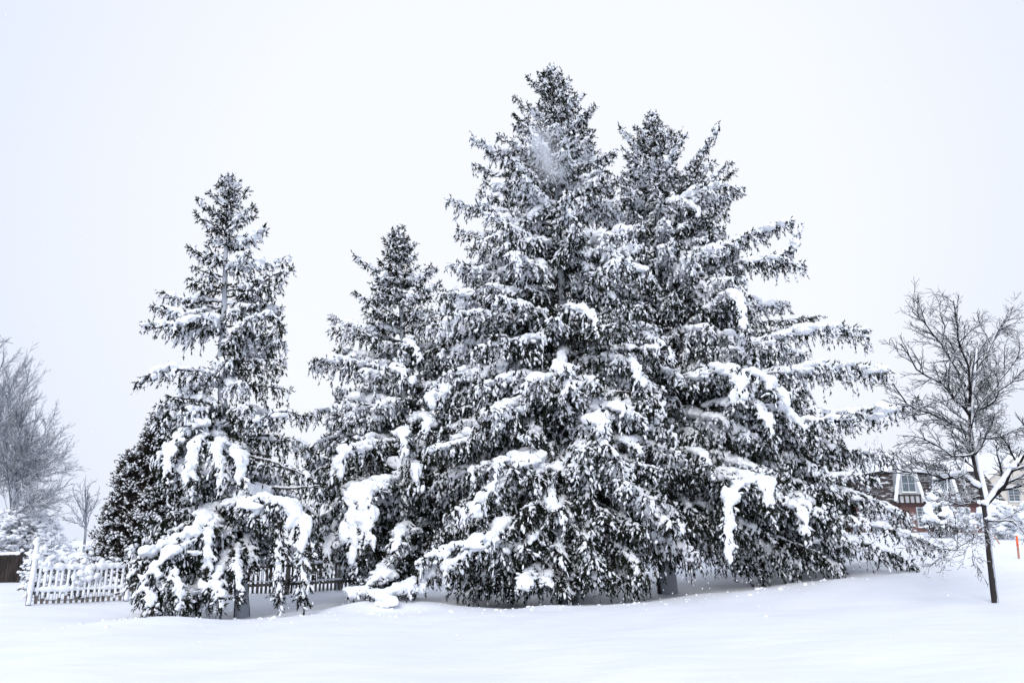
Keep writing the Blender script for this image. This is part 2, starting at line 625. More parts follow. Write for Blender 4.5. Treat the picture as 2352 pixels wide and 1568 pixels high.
class Spruce:
    def __init__(self, name, label, Y, trunk_px, profile_px, rb, seed, group=None):
        self.rng = np.random.default_rng(seed)
        self.Y = Y
        tp = [at(x, y, Y) for x, y in trunk_px]
        bx = tp[-1][0]
        bz = gz(bx, Y)
        tp[-1][2] = bz
        self.loc = np.array([bx, Y, bz])
        self.trunk = np.array(tp)[::-1]            # bottom to top
        self.H = self.trunk[-1][2] - bz
        self.root = thing(name, label, 'tree', self.loc, group)
        rows = []
        for py, xl, xr in profile_px:
            p, q = at(xl, py, Y), at(xr, py, Y)
            rows.append((p[2], p[0], q[0]))
        self.prof = sorted(rows)
        self.leaf, self.snow = Acc(), Acc()
        self.rb = rb
        self.parts = []
        a = Acc()
        n = 60
        sp = resample(self.trunk, n)
        sp[1:-1, :2] += self.rng.normal(0, 0.008, (n - 2, 2))
        t = np.linspace(0, 1, n)
        r = rb * (1 - t) ** 0.85 + 0.018 + rb * 0.25 * np.exp(-t * 45)
        sp[0, 2] -= 0.25
        tubes(a, sp[None], r[None], 12, 0, self.rng, 0.06)
        self.trunk_o = a.build('trunk', [M_CRUST], self.root, self.loc)

    def axis(self, z):
        tr = self.trunk
        return np.array([np.interp(z, tr[:, 2], tr[:, 0]), np.interp(z, tr[:, 2], tr[:, 1]), z])

    def rel(self, z):
        return np.clip((z - self.loc[2]) / self.H, 0, 1)

    def style(self, f):
        """Habit by relative height: (rise per length, hang, load, up)"""
        rise = np.interp(f, [0, 0.15, 0.35, 0.6, 0.8, 0.92, 1], [-0.34, -0.22, -0.08, 0.06, 0.30, 0.65, 1.3])
        hang = np.interp(f, [0, 0.3, 0.6, 0.85, 1], [0.85, 0.95, 0.85, 0.45, 0.10])
        load = np.interp(f, [0, 0.3, 0.6, 0.85, 1], [0.125, 0.145, 0.145, 0.135, 0.10])
        up = np.interp(f, [0, 0.8, 0.92, 1], [0.0, 0.08, 0.35, 0.6])
        return rise, hang, load, up

    def limb(self, tip, rng, kw=None, z0=None, sag=None):
        f = self.rel(tip[2])
        rise, hang, load, up = self.style(f)
        ax = self.axis(tip[2])
        hv = (tip - ax) * np.array([1, 1, 0])
        L = np.linalg.norm(hv)
        if z0 is None:
            z0 = tip[2] - rise * L
        z0 = min(max(z0, self.loc[2] + 0.8), self.trunk[-1][2] - 0.12)
        r = self.axis(z0)
        hv = tip - r
        hv[2] = 0
        dz = tip[2] - z0
        if sag is None:
            sag = rng.uniform(0.02, 0.10) * L * (0.2 + 0.8 * (1 - f))
        p1 = r + hv * 0.33 + Z3 * (dz * 0.30 + sag * 0.9)
        p2 = r + hv * 0.68 + Z3 * (dz * 0.62 + sag * 0.4)
        if f > 0.5:
            p1 = r + hv * 0.36 + Z3 * (dz * 0.26 - sag * 0.2)
            p2 = r + hv * 0.72 + Z3 * (dz * 0.60 - sag * 0.5)
        k = dict(width=min(1.0, 0.18 + 0.17 * L), hang=hang * min(1, 0.35 + 0.3 * L), load=load * min(1, 0.5 + 0.25 * L),
                 up=up, bare=0.10 if f > 0.75 else 0.2, wood=0.012 + 0.010 * L, size=1.0)
        heavy = rng.choice([0.4, 0.95, 1.5], p=[0.30, 0.38, 0.32])
        k['load'] *= heavy
        k['pad'] = 1.25 + (np.interp(f, [0.3, 0.6], [0.9, 0.15]) if heavy > 1.2 else 0)
        k['snowy'] = np.interp(f, [0.0, 0.25, 0.5, 1.0], [0.76, 1.0, 1.25, 1.6]) * (0.6 if heavy < 0.5 else 0.9 if heavy < 1.2 else 1.15) * rng.uniform(0.8, 1.2)
        if kw:
            k.update(kw)
        bough(self.leaf, self.snow, [r, p1, p2, tip], rng=rng, **k)

    def fill(self, dz=0.42, per=6, back=0.5, lo=0.3, fmin=0.45, front=0.95, gap=None, arc=None, hi=1.0, lead=True, clear=0.0):
        """Whorls of branches up the stem; gap = (f0, f1) leaves the stem in view from the lawn between those heights."""
        rng = self.rng
        z = self.loc[2] + lo
        top = self.trunk[-1][2]
        while z < min(top - 0.25, self.loc[2] + hi * self.H):
            f = self.rel(z)
            xl, xr = prof(self.prof, z)
            ax = self.axis(z)
            l, r = max(0.1, ax[0] - xl), max(0.1, xr - ax[0])
            a0 = rng.random() * 6.28
            npw = per + (1 if f < 0.22 else 0)
            for i in range(npw):
                a = a0 + (i + rng.uniform(-0.35, 0.35)) * 2 * math.pi / npw
                if arc:
                    a = math.radians(rng.uniform(*arc))
                c, s = math.cos(a), math.sin(a)
                if s > 0.35 and rng.random() > back:
                    continue
                if gap and gap[0] < f < gap[1] and s < 0 and abs(c) < 0.5 and rng.random() < 0.7:
                    continue
                sd = r if c > 0 else l
                fr = front * min(0.5 * (l + r), 4.9)
                R = sd * abs(c) ** 1.5 + fr * (1 - abs(c) ** 1.5)
                R *= rng.uniform(fmin, 1.0) if rng.random() < 0.6 else rng.uniform(0.8, 1.0)
                zz = z + rng.uniform(-0.2, 0.2)
                if R < 0.2:
                    continue
                tip = np.array([ax[0] + c * R, ax[1] + s * R, zz])
                tip[2] = max(tip[2], gz(tip[0], tip[1]) + clear + rng.uniform(0.0, 0.8))
                self.limb(tip, rng)
            z += rng.uniform(0.7, 1.3) * dz * (0.85 if f < 0.3 else 1.15 if f < 0.8 else 0.8)
        # leader: short rising shoots round the top of the stem
        for k in range(16 if lead else 0):
            zz = top - 0.9 * rng.random() ** 1.3 - 0.05
            b = self.axis(zz)
            a = rng.random() * 6.28
            Ls = 0.10 + 0.42 * (top - zz)
            tip = b + np.array([math.cos(a) * Ls, math.sin(a) * Ls, Ls * 0.75])
            bough(self.leaf, self.snow, [b, (b + tip) / 2 - Z3 * 0.02, tip], 0.09, 0.02, 0.07, rng, 0.8, 0.1, 0.008, 0.5, 0.8, snowy=1.6)

    def tips(self, px, jitter=1.2, **kw):
        for e in px:
            x, y = e[:2]
            Y = self.Y + (e[2] if len(e) > 2 else self.rng.uniform(-jitter, jitter))
            self.limb(at(x, y, Y), self.rng, kw)

    def named(self, pts, width, hang, load, dens=1.5, bare=0.05, wood=0.035, **kw):
        """A bough that stands out on its own: a part of the tree with its snow as a sub-part. pts: (px, py, Y)."""
        P = np.array([at(*p) for p in pts])
        for p in P:
            p[2] = max(p[2], gz(p[0], p[1]) + 0.05)
        load = load * 0.9
        lf, sn = Acc(), Acc()
        bough(lf, sn, P, width * 1.1, hang * 1.2, load, self.rng, dens, bare, wood, pad=1.8, snowy=1.1, **kw)
        # heaped pillows on it
        L = np.linalg.norm(np.diff(P, axis=0), axis=1).sum()
        n = max(3, int(L * 4.0 * (load / 0.15)))
        sp = resample(P, 40)
        i = self.rng.integers(2, 39, n)
        r = load * self.rng.uniform(0.55, 1.15, n)
        side = norm(np.cross(sp[39] - sp[0], Z3))
        c = sp[i] + side * (self.rng.normal(0, 0.35, n) * width)[:, None] + Z3 * (r * 0.35)[:, None]
        c[:, 2] -= np.abs(((c - sp[i]) @ side)) * 0.5
        st = np.clip(np.abs(norm(np.gradient(sp, axis=0))[i, 2]) * 1.5 - 0.4, 0, 1)
        blobs(sn, c, r * (1.7 - 0.9 * st), r * (1.2 - 0.4 * st), r * (0.6 + 0.9 * st), self.rng, 0, 0.22)
        self.parts.append((lf, sn))

    def finish(self, vox=0.031):
        o = self.leaf.build('crown', M_CROWN, self.root, self.loc)
        s = self.snow.build('snow_clumps', M_SNOW, o, self.loc)
        settle(s, vox)
        for lf, sn in self.parts:
            b = lf.build('bough', M_CROWN, self.root, self.loc)
            settle(sn.build('snow_clumps', M_SNOW, b, self.loc), vox)


# ---- the tallest spruce, in the middle
t = Spruce('spruce_tree', 'tallest snow-laden spruce with pointed top and snow plastered trunk showing down its middle', TREE_Y['tall'],
           [(1265, 158), (1272, 330), (1285, 560), (1292, 740), (1300, 1000), (1305, 1330)],
           [(158, 1262, 1268), (200, 1222, 1308), (250, 1195, 1350), (320, 1130, 1350), (380, 1110, 1445), (460, 1070, 1470),
            (530, 1065, 1490), (610, 1055, 1510), (670, 1025, 1520), (750, 980, 1540), (850, 985, 1560), (950, 1000, 1580), (1050, 980, 1600),
            (1150, 965, 1620), (1250, 940, 1640), (1330, 1000, 1600)], 0.24, 11)
t.tips([(1212, 178), (1310, 184), (1290, 165), (1236, 168), (1182, 222), (1340, 218), (1365, 243), (1360, 258), (1178, 262), (1180, 288), (1175, 320), (1355, 300), (1145, 310),
        (1083, 318), (1120, 350), (1085, 378), (1110, 418), (1365, 330), (1452, 395), (1415, 345)], 0.6)
t.tips([(1028, 458), (1050, 527), (1076, 568), (1034, 607), (1010, 668), (957, 752), (1060, 805), (1000, 890)], 0.5, load=0.14)
t.fill(0.38, 6, gap=(0.42, 0.70))
t.fill(0.46, 4, arc=(-150, -30), lo=0.8, hi=0.33, lead=False)
t.fill(0.5, 3, arc=(150, 200), hi=0.6, lead=False)
for p in [
    ([(1300, 1050, 23.6), (1214, 1072, 21.6), (1140, 1114, 20.8), (1054, 1190, 20.1)], 0.42, 0.75, 0.17),
    ([(1290, 1120, 23), (1267, 1122, 21.3), (1268, 1180, 20.6)], 0.35, 0.6, 0.15),
    ([(1270, 1190, 23), (1169, 1200, 21), (1119, 1236, 20.3), (1036, 1258, 19.9), (950, 1295, 19.6)], 0.45, 0.55, 0.17),
    ([(1200, 1240, 22), (1119, 1254, 20.4), (1066, 1273, 19.8), (1018, 1312, 19.5)], 0.42, 0.7, 0.16),
    ([(1285, 975, 24), (1140, 996, 22.5), (1063, 1015, 22), (988, 1028, 21.6)], 0.45, 0.7, 0.13),
    ([(1290, 890, 24), (1250, 901, 22.5), (1165, 932, 21.6), (1140, 978, 21.2)], 0.42, 0.7, 0.17),
    ([(1290, 745, 24), (1279, 747, 23), (1235, 773, 22.4), (1161, 786, 22), (1085, 800, 21.8)], 0.40, 0.7, 0.14),
    ([(1292, 715, 24), (1310, 708, 22.5), (1355, 722, 21.9), (1378, 762, 21.5)], 0.40, 0.6, 0.14),
    ([(1296, 800, 24), (1291, 816, 22.6), (1279, 866, 22)], 0.28, 0.5, 0.15),
    ([(1300, 820, 24), (1400, 825, 22.6), (1452, 832, 21.8), (1466, 880, 21.4)], 0.42, 0.6, 0.15),
    ([(1302, 940, 24), (1344, 936, 22.3), (1364, 964, 21.7)], 0.42, 0.6, 0.15),
    ([(1288, 590, 24), (1368, 581, 22.9), (1442, 608, 22.4), (1498, 627, 22)], 0.42, 0.65, 0.14),
    ([(1288, 610, 24), (1347, 612, 22.6), (1400, 650, 22)], 0.38, 0.6, 0.12),
    ([(1290, 660, 24), (1383, 673, 22.6), (1426, 698, 22.1)], 0.38, 0.6, 0.12),
    ([(1292, 760, 24), (1427, 766, 23), (1486, 770, 22.6), (1548, 810, 22.2)], 0.40, 0.6, 0.13),
    ([(1282, 530, 24), (1196, 531, 23), (1102, 551, 22.6)], 0.38, 0.6, 0.14),
    ([(1284, 555, 24), (1225, 553, 22.7), (1152, 560, 22.3)], 0.36, 0.6, 0.13),
    ([(1290, 665, 24), (1146, 668, 23), (1012, 678, 22.7)], 0.40, 0.65, 0.14),
    ([(1280, 465, 24), (1245, 475, 23), (1205, 512, 22.6)], 0.36, 0.6, 0.14),
    ([(1275, 490, 24), (1300, 488, 22.9), (1330, 515, 22.5)], 0.36, 0.6, 0.13),
    ([(1304, 1110, 24), (1352, 1100, 21.2), (1356, 1140, 20.9)], 0.40, 0.6, 0.15),
    ([(1304, 945, 24), (1356, 938, 22), (1362, 985, 21.6)], 0.36, 0.6, 0.14),
    ([(1304, 1200, 23), (1330, 1290, 21.2), (1405, 1336, 20.6)], 0.40, 0.35, 0.11),
    ([(1304, 1180, 23), (1430, 1262, 21.4), (1474, 1334, 20.8)], 0.42, 0.4, 0.10),
    ([(1304, 1100, 23.5), (1490, 1165, 22), (1560, 1214, 21.4)], 0.42, 0.5, 0.09),
    ([(1250, 1290, 22), (1211, 1322, 20.3), (1196, 1352, 19.8)], 0.40, 0.25, 0.14),
    ([(1260, 1300, 22), (1255, 1335, 20.2), (1290, 1352, 19.8)], 0.40, 0.25, 0.12),
    ([(1080, 1290, 21.5), (985, 1320, 20.2), (930, 1356, 19.7), (850, 1368, 19.4)], 0.45, 0.15, 0.19),
    ([(1300, 1060, 24), (1100, 1072, 21.8), (1092, 1110, 21.4)], 0.3, 0.6, 0.14),
]:
    t.named(*p)
t.finish()

# ---- the broad spruce behind it to the right
t = Spruce('spruce_tree', 'broad snow-laden spruce with upswept branches reaching out over the right side', TREE_Y['broad'],
           [(1497, 262), (1500, 350), (1505, 455), (1510, 600), (1515, 800), (1525, 1000), (1530, 1300)],
           [(262, 1494, 1500), (300, 1470, 1525), (340, 1425, 1580), (400, 1400, 1640), (450, 1380, 1670), (520, 1370, 1690), (600, 1370, 1720),
            (700, 1400, 1740), (800, 1430, 1790), (900, 1450, 1850), (1000, 1460, 1910), (1100, 1470, 1950), (1200, 1500, 1980), (1280, 1540, 1960)], 0.26, 23)
t.tips([(1421, 289), (1457, 292), (1520, 290), (1470, 320), (1545, 300), (1562, 302), (1578, 308), (1430, 340), (1643, 370), (1681, 374), (1686, 393), (1706, 432), (1670, 470), (1640, 470)], 0.6)
t.tips([(1690, 640), (1730, 690), (1804, 694), (1780, 760), (1879, 727), (1852, 817), (1790, 840), (1850, 900), (1930, 1000), (1990, 1040), (1920, 1150), (1990, 1150), (1700, 560)], 1.6)
t.fill(0.38, 7, gap=(0.70, 0.76), front=0.85, lo=1.5, clear=0.7)
t.fill(0.34, 4, arc=(-65, 15), lo=1.9, hi=0.50, lead=False, clear=1.1)
t.fill(0.5, 3, arc=(-40, 20), hi=0.85, lead=False)
for p in [
    ([(1510, 470, 26), (1570, 400, 25.7), (1610, 350, 25.5), (1651, 283, 25.4)], 0.45, 0.40, 0.12, 1.9),
    ([(1510, 500, 26), (1590, 455, 25.6), (1650, 430, 25.4), (1706, 436, 25.2)], 0.38, 0.45, 0.10),
    ([(1511, 690, 26), (1570, 622, 25.5), (1640, 575, 25.2), (1720, 540, 25), (1819, 505, 24.8)], 0.55, 0.50, 0.16, 2.2),
    ([(1515, 670, 26), (1620, 628, 25.3), (1720, 600, 25), (1790, 588, 24.8), (1823, 555, 24.7), (1838, 514, 24.7)], 0.55, 0.50, 0.15, 2.2),
    ([(1700, 605, 25.2), (1790, 602, 24.9), (1849, 610, 24.7)], 0.45, 0.50, 0.13, 2.0),
    ([(1517, 800, 26), (1650, 690, 24.5), (1690, 680, 23.5), (1715, 760, 23)], 0.42, 0.5, 0.13),
    ([(1517, 860, 26), (1700, 800, 25), (1800, 768, 24.6), (1870, 752, 24.4), (1994, 759, 24.2)], 0.62, 0.68, 0.19, 2.2),
    ([(1518, 900, 26), (1740, 862, 24.8), (1850, 846, 24.4), (1940, 840, 24.2), (2040, 850, 24)], 0.65, 0.75, 0.19, 2.2),
    ([(1520, 1010, 26), (1800, 962, 24.8), (1900, 950, 24.5), (2000, 945, 24.2), (2108, 918, 24)], 0.65, 0.75, 0.19, 2.2),
    ([(1524, 1100, 26), (1800, 1120, 24.4), (1930, 1092, 24), (2018, 1098, 23.8)], 0.45, 0.55, 0.13),
    ([(1526, 1190, 26), (1800, 1180, 24.3), (1950, 1194, 23.8), (2050, 1214, 23.5), (2165, 1256, 23.2)], 0.45, 0.55, 0.15),
    ([(1526, 1120, 26), (1780, 1105, 24.6), (1950, 1128, 24), (2085, 1178, 23.6)], 0.75, 0.7, 0.12, 1.9),
    ([(1700, 1190, 25), (1900, 1225, 23.8), (2010, 1255, 23.4), (2100, 1290, 23)], 0.75, 0.55, 0.13, 1.9),
    ([(1524, 1040, 26), (1790, 1040, 25), (1930, 1030, 24.6), (2050, 1045, 24.3)], 0.75, 0.7, 0.12, 1.9),
    ([(1518, 900, 26), (1622, 864, 23.5), (1685, 846, 22.4), (1745, 866, 22), (1772, 900, 21.8)], 0.62, 0.5, 0.19),
    ([(1530, 880, 25), (1660, 850, 22.7), (1700, 880, 22), (1690, 930, 21.7)], 0.5, 0.5, 0.18),
    ([(1600, 930, 24.5), (1720, 920, 22.6), (1759, 962, 22.1), (1781, 1002, 21.9)], 0.36, 0.5, 0.15),
    ([(1600, 950, 24.8), (1777, 938, 22.9), (1825, 968, 22.5), (1872, 1002, 22.2)], 0.40, 0.55, 0.16),
    ([(1700, 990, 24.5), (1862, 966, 23.2), (1962, 962, 22.9)], 0.45, 0.65, 0.16),
    ([(1520, 1020, 25.5), (1456, 1012, 22.4), (1474, 1060, 22)], 0.46, 0.6, 0.15),
    ([(1520, 1010, 25.5), (1511, 1026, 22.6), (1540, 1060, 22.2)], 0.40, 0.6, 0.13),
    ([(1540, 1030, 25), (1615, 1046, 22.5), (1643, 1090, 22.1)], 0.40, 0.55, 0.14),
    ([(1600, 1090, 24), (1735, 1098, 21.8), (1690, 1120, 21.2), (1674, 1180, 20.9), (1682, 1290, 20.7)], 0.35, 0.3, 0.15),
    ([(1600, 1085, 24), (1740, 1096, 21.8), (1762, 1130, 21.3), (1772, 1180, 21)], 0.5, 0.5, 0.17),
    ([(1650, 1120, 24.5), (1811, 1150, 22.5), (1851, 1204, 22), (1866, 1230, 21.8)], 0.40, 0.5, 0.14),
    ([(1515, 850, 25.5), (1425, 842, 23.2), (1462, 850, 22.6), (1476, 890, 22.3)], 0.38, 0.55, 0.15),
    ([(1515, 850, 25.5), (1541, 856, 23), (1588, 884, 22.6)], 0.36, 0.5, 0.14),
    ([(1500, 880, 25.5), (1496, 904, 22.8), (1530, 958, 22.3)], 0.36, 0.5, 0.14),
    ([(1512, 430, 26), (1580, 470, 24.8), (1620, 500, 24.4)], 0.36, 0.45, 0.13),
]:
    t.named(*p)
t.finish()

# ---- the middle spruce
t = Spruce('spruce_tree', 'mid-sized snow-laden spruce between the slim spruce and the tallest one', TREE_Y['mid'],
           [(913, 518), (918, 620), (925, 780), (930, 950), (940, 1310)],
           [(518, 910, 916), (560, 888, 945), (620, 865, 975), (680, 845, 1005), (740, 790, 1060), (830, 765, 1090), (900, 785, 1100),
            (960, 725, 1080), (1050, 700, 1080), (1150, 705, 1060), (1250, 735, 1000), (1330, 800, 960)], 0.18, 37)
t.tips([(881, 551), (954, 559), (938, 545), (895, 540), (817, 588), (870, 600), (991, 607), (1001, 618), (1013, 646), (815, 672), (850, 650), (960, 640)], 0.5)
t.tips([(760, 727), (763, 755), (771, 804), (718, 828), (800, 902), (1050, 700)], 0.6, load=0.12)
t.fill(0.36, 6, gap=(0.5, 0.70))
t.fill(0.40, 4, arc=(-150, 0), hi=0.45, lead=False)
for p in [
    ([(928, 840, 25), (850, 838, 24), (790, 826, 23.7), (718, 826, 23.5)], 0.38, 0.45, 0.13),
    ([(930, 960, 25), (850, 940, 24), (780, 935, 23.6), (693, 958, 23.4)], 0.40, 0.45, 0.15),
    ([(932, 820, 24.8), (920, 845, 23), (935, 875, 22.6)], 0.34, 0.5, 0.14),
    ([(928, 790, 24.8), (945, 790, 23.2), (962, 822, 22.9)], 0.28, 0.45, 0.13),
    ([(935, 1090, 24), (822, 1122, 21.6), (808, 1180, 21.2), (815, 1230, 21), (826, 1300, 20.9)], 0.5, 0.22, 0.19),
    ([(935, 1090, 24), (845, 1130, 21.5), (838, 1190, 21.1), (842, 1260, 20.9)], 0.4, 0.22, 0.17),
    ([(932, 1010, 24.5), (820, 1025, 22.2), (780, 1050, 21.8), (768, 1100, 21.6)], 0.45, 0.4, 0.17),
    ([(932, 980, 24.5), (927, 996, 22.4), (930, 1042, 22)], 0.36, 0.5, 0.16),
    ([(935, 1060, 24), (956, 1076, 22), (947, 1125, 21.6)], 0.30, 0.55, 0.14),
    ([(932, 960, 24.5), (985, 965, 23), (965, 1000, 22.6)], 0.36, 0.5, 0.14),
    ([(938, 1190, 24), (915, 1235, 21), (905, 1290, 20.6)], 0.42, 0.4, 0.13),
    ([(938, 1230, 24), (885, 1310, 20.8), (815, 1362, 19.8)], 0.42, 0.2, 0.17),
    ([(930, 880, 24.8), (1020, 890, 23), (995, 930, 22.6)], 0.42, 0.6, 0.16),
    ([(935, 1080, 25), (820, 1065, 24.4), (740, 1075, 24), (690, 1110, 23.8)], 0.5, 0.9, 0.06),
    ([(936, 1170, 25), (820, 1160, 24.5), (750, 1180, 24.2), (700, 1215, 24)], 0.5, 0.9, 0.05),
    ([(934, 1010, 25), (830, 1000, 24.6), (750, 1010, 24.4), (700, 1035, 24.2)], 0.5, 0.8, 0.07),
    ([(938, 1180, 24.2), (770, 1230, 22.4), (752, 1300, 22)], 0.38, 0.5, 0.12),
]:
    t.named(*p)
t.finish()

# ---- the slim spruce on the left
t = Spruce('spruce_tree', 'slim spire-shaped spruce standing apart in front of the picket fence', TREE_Y['slim'],
           [(526, 402), (520, 520), (515, 700), (508, 850), (515, 950), (545, 1180), (560, 1365)],
           [(402, 523, 528), (440, 490, 565), (500, 462, 580), (560, 470, 595), (600, 450, 630), (660, 400, 635), (740, 370, 635), (800, 390, 640),
            (880, 350, 655), (940, 355, 670), (1000, 365, 705), (1080, 355, 715), (1160, 345, 705), (1250, 320, 700), (1330, 310, 700), (1400, 310, 600)], 0.165, 53)
t.tips([(569, 433), (583, 470), (583, 497), (449, 488), (455, 456), (480, 440), (550, 415), (500, 425), (430, 565), (614, 527), (590, 540), (443, 612)], 0.4)
t.tips([(661, 592), (674, 612), (645, 645), (650, 706), (350, 703), (371, 672), (651, 760), (653, 786), (655, 825), (670, 893)], 0.5)
t.fill(0.46, 5, back=0.4, fmin=0.4, lo=1.5, front=0.85, gap=(0.42, 0.74))
t.fill(0.36, 5, arc=(-160, -20), lo=1.5, hi=0.45, lead=False)
t.fill(0.30, 3, arc=(-175, -120), lo=0.4, hi=0.2, lead=False)
for p in [
    ([(512, 730, 22), (440, 738, 21.4), (380, 745, 21.2), (325, 744, 21)], 0.36, 0.4, 0.13),
    ([(508, 860, 22), (440, 850, 21), (370, 850, 20.8), (311, 878, 20.6)], 0.40, 0.45, 0.14),
    ([(510, 800, 22), (570, 740, 21.4), (620, 720, 21.2), (650, 750, 21)], 0.34, 0.45, 0.11),
    ([(515, 960, 22), (600, 960, 21), (650, 945, 20.8), (700, 955, 20.6)], 0.36, 0.5, 0.12),
    ([(520, 1010, 22), (552, 1052, 19.8), (556, 1085, 19.6), (558, 1120, 19.5)], 0.34, 0.4, 0.13),
    ([(520, 1000, 22), (498, 1028, 20), (506, 1060, 19.8), (515, 1105, 19.7)], 0.34, 0.4, 0.12),
    ([(530, 1120, 22), (566, 1155, 19.6), (607, 1148, 19.2), (665, 1162, 18.9), (699, 1210, 18.7), (708, 1258, 18.6)], 0.46, 0.55, 0.17),
    ([(530, 1120, 22), (580, 1160, 19.4), (600, 1200, 19)], 0.40, 0.5, 0.16),
    ([(530, 1130, 22), (465, 1202, 19.8), (388, 1243, 19), (314, 1292, 18.3)], 0.42, 0.55, 0.16),
    ([(530, 1180, 22), (450, 1240, 19.4), (400, 1265, 18.6), (330, 1330, 18)], 0.42, 0.6, 0.14),
    ([(518, 990, 22), (455, 1010, 20.4), (442, 1060, 20), (436, 1120, 19.8)], 0.36, 0.5, 0.12),
    ([(518, 960, 22), (420, 990, 20.6), (390, 1040, 20.2), (380, 1110, 20)], 0.36, 0.5, 0.11),
    ([(530, 1180, 22), (485, 1210, 19.6), (478, 1260, 19.2), (474, 1320, 19)], 0.32, 0.4, 0.12),
    ([(300, 1300, 18.4), (335, 1350, 17.9), (350, 1408, 17.6)], 0.40, 0.3, 0.09),
    ([(400, 1290, 18.6), (410, 1350, 18.1), (415, 1404, 17.9)], 0.26, 0.2, 0.09),
    ([(545, 1230, 21), (498, 1335, 18.9), (505, 1398, 18.4)], 0.42, 0.15, 0.12),
    ([(640, 1180, 19.2), (640, 1300, 18.8), (636, 1392, 18.6)], 0.24, 0.22, 0.045),
    ([(690, 1230, 18.8), (695, 1310, 18.6), (690, 1386, 18.5)], 0.34, 0.3, 0.05),
    ([(545, 1200, 21.5), (575, 1265, 20.4), (570, 1330, 20)], 0.34, 0.35, 0.06),
    ([(545, 1230, 21), (545, 1300, 19), (550, 1385, 18.6)], 0.25, 0.2, 0.05),
]:
    t.named(*p)
for p in [([(530, 1090, 22), (620, 1070, 21.4), (690, 1080, 21.2), (735, 1120, 21)], 0.5, 0.8, 0.06),
          ([(540, 1180, 22), (640, 1150, 22), (700, 1165, 22), (745, 1205, 22)], 0.5, 0.8, 0.05),
          ([(520, 1010, 22), (610, 1000, 22), (680, 1010, 22), (725, 1040, 22)], 0.45, 0.8, 0.06)]:
    t.named(*p)
# half-bare limbs
for p in [[(535, 1130, 22), (600, 1120, 21), (660, 1122, 20.7), (736, 1116, 20.5)],
          [(525, 1040, 22), (620, 1060, 21.2), (700, 1090, 21)],
          [(400, 1320, 18.6), (310, 1345, 18.2), (262, 1366, 18)],
          [(540, 1140, 21.8), (470, 1190, 20.4), (400, 1240, 19.5)]]:
    P = np.array([at(*q) for q in p])
    sp = resample(P, 24)
    sp[1:] += t.rng.normal(0, 0.012, (23, 3))
    tubes(t.leaf, sp[None], np.linspace(0.04, 0.014, 24)[None], 6, 1)
    tubes(t.snow, sp[None] + Z3 * 0.035, np.linspace(0.05, 0.02, 24)[None], 7, 0, t.rng, 0.15)
t.finish()

# ---- a young spruce whose tip shows behind
t = Spruce('spruce_tree', 'small young spruce whose thin tip peeks out behind the middle spruce', 29.0,
           [(781, 893), (781, 960), (780, 1300)],
           [(893, 779, 783), (920, 768, 795), (960, 745, 818), (1050, 720, 840), (1150, 700, 850), (1300, 690, 860)], 0.08, 71)
t.fill(0.42, 5, fmin=0.5)
t.finish()


# ------------------------------------------------------------------ bare trees
def grow(limbs, rng, levels, ratio=0.55, spacing=0.35, upb=0.25, ang=(0.5, 0.95), lmin=0.09, twist=0.08, start=0.15, decay=0.62):
    """limbs: list of (K,3) polylines with base radius. Returns list of (polyline, r0, r1, level)."""
    out = []
    cur = []
    for P, r in limbs:
        out.append((P, r, r * 0.35, 0))
        cur.append((P, r))
    for lv in range(1, levels + 1):
        nxt = []
        for P, r in cur:
            seg = np.linalg.norm(np.diff(P, axis=0), axis=1)
            L = seg.sum()
            n = int(L * (1 - start) / (spacing * (decay ** (lv - 1)))) + 1
            if n > 40: n = 40
            for k in range(n):
                s = start + (1 - start) * (k + rng.random()) / n
                fi = s * (len(P) - 1)
                i = min(int(fi), len(P) - 2)
                b = P[i] + (P[i + 1] - P[i]) * (fi - i)
                T = norm(P[i + 1] - P[i])
                u = norm(np.cross(T, norm(rng.normal(size=3))))
                a = rng.uniform(*ang)
                d = norm(T * math.cos(a) + u * math.sin(a) + Z3 * upb)
                l = L * ratio * rng.uniform(0.45, 1.0) * (1.15 - 0.55 * s)
                if l < lmin:
                    continue
                m = 5
                q = [b]
                for j in range(m - 1):
                    d = norm(d + rng.normal(0, twist * 2.2, 3) + Z3 * upb * 0.12)
                    q.append(q[-1] + d * l / (m - 1))
                q = np.array(q)
                rr = max(0.004, r * (0.55 - 0.2 * s))
                out.append((q, rr, max(0.003, rr * 0.35), lv))
                nxt.append((q, rr))
        cur = nxt
    return out


def tube_list(acc, items, mat, k=1.0, lift=0.0, sides=5, rng=None, lump=0.0, rmin=0.0):
    by = {}
    for P, r0, r1, lv in items:
        by.setdefault((len(P), max(3, sides - lv)), []).append((P, r0, r1))
    for (K, sd), L in by.items():
        P = np.array([p for p, _, _ in L])
        R = np.array([np.linspace(a, b, K) for _, a, b in L]) * k
        R = np.maximum(R, rmin)
        tubes(acc, P + Z3 * lift * R[..., None], R, sd, mat, rng, lump)


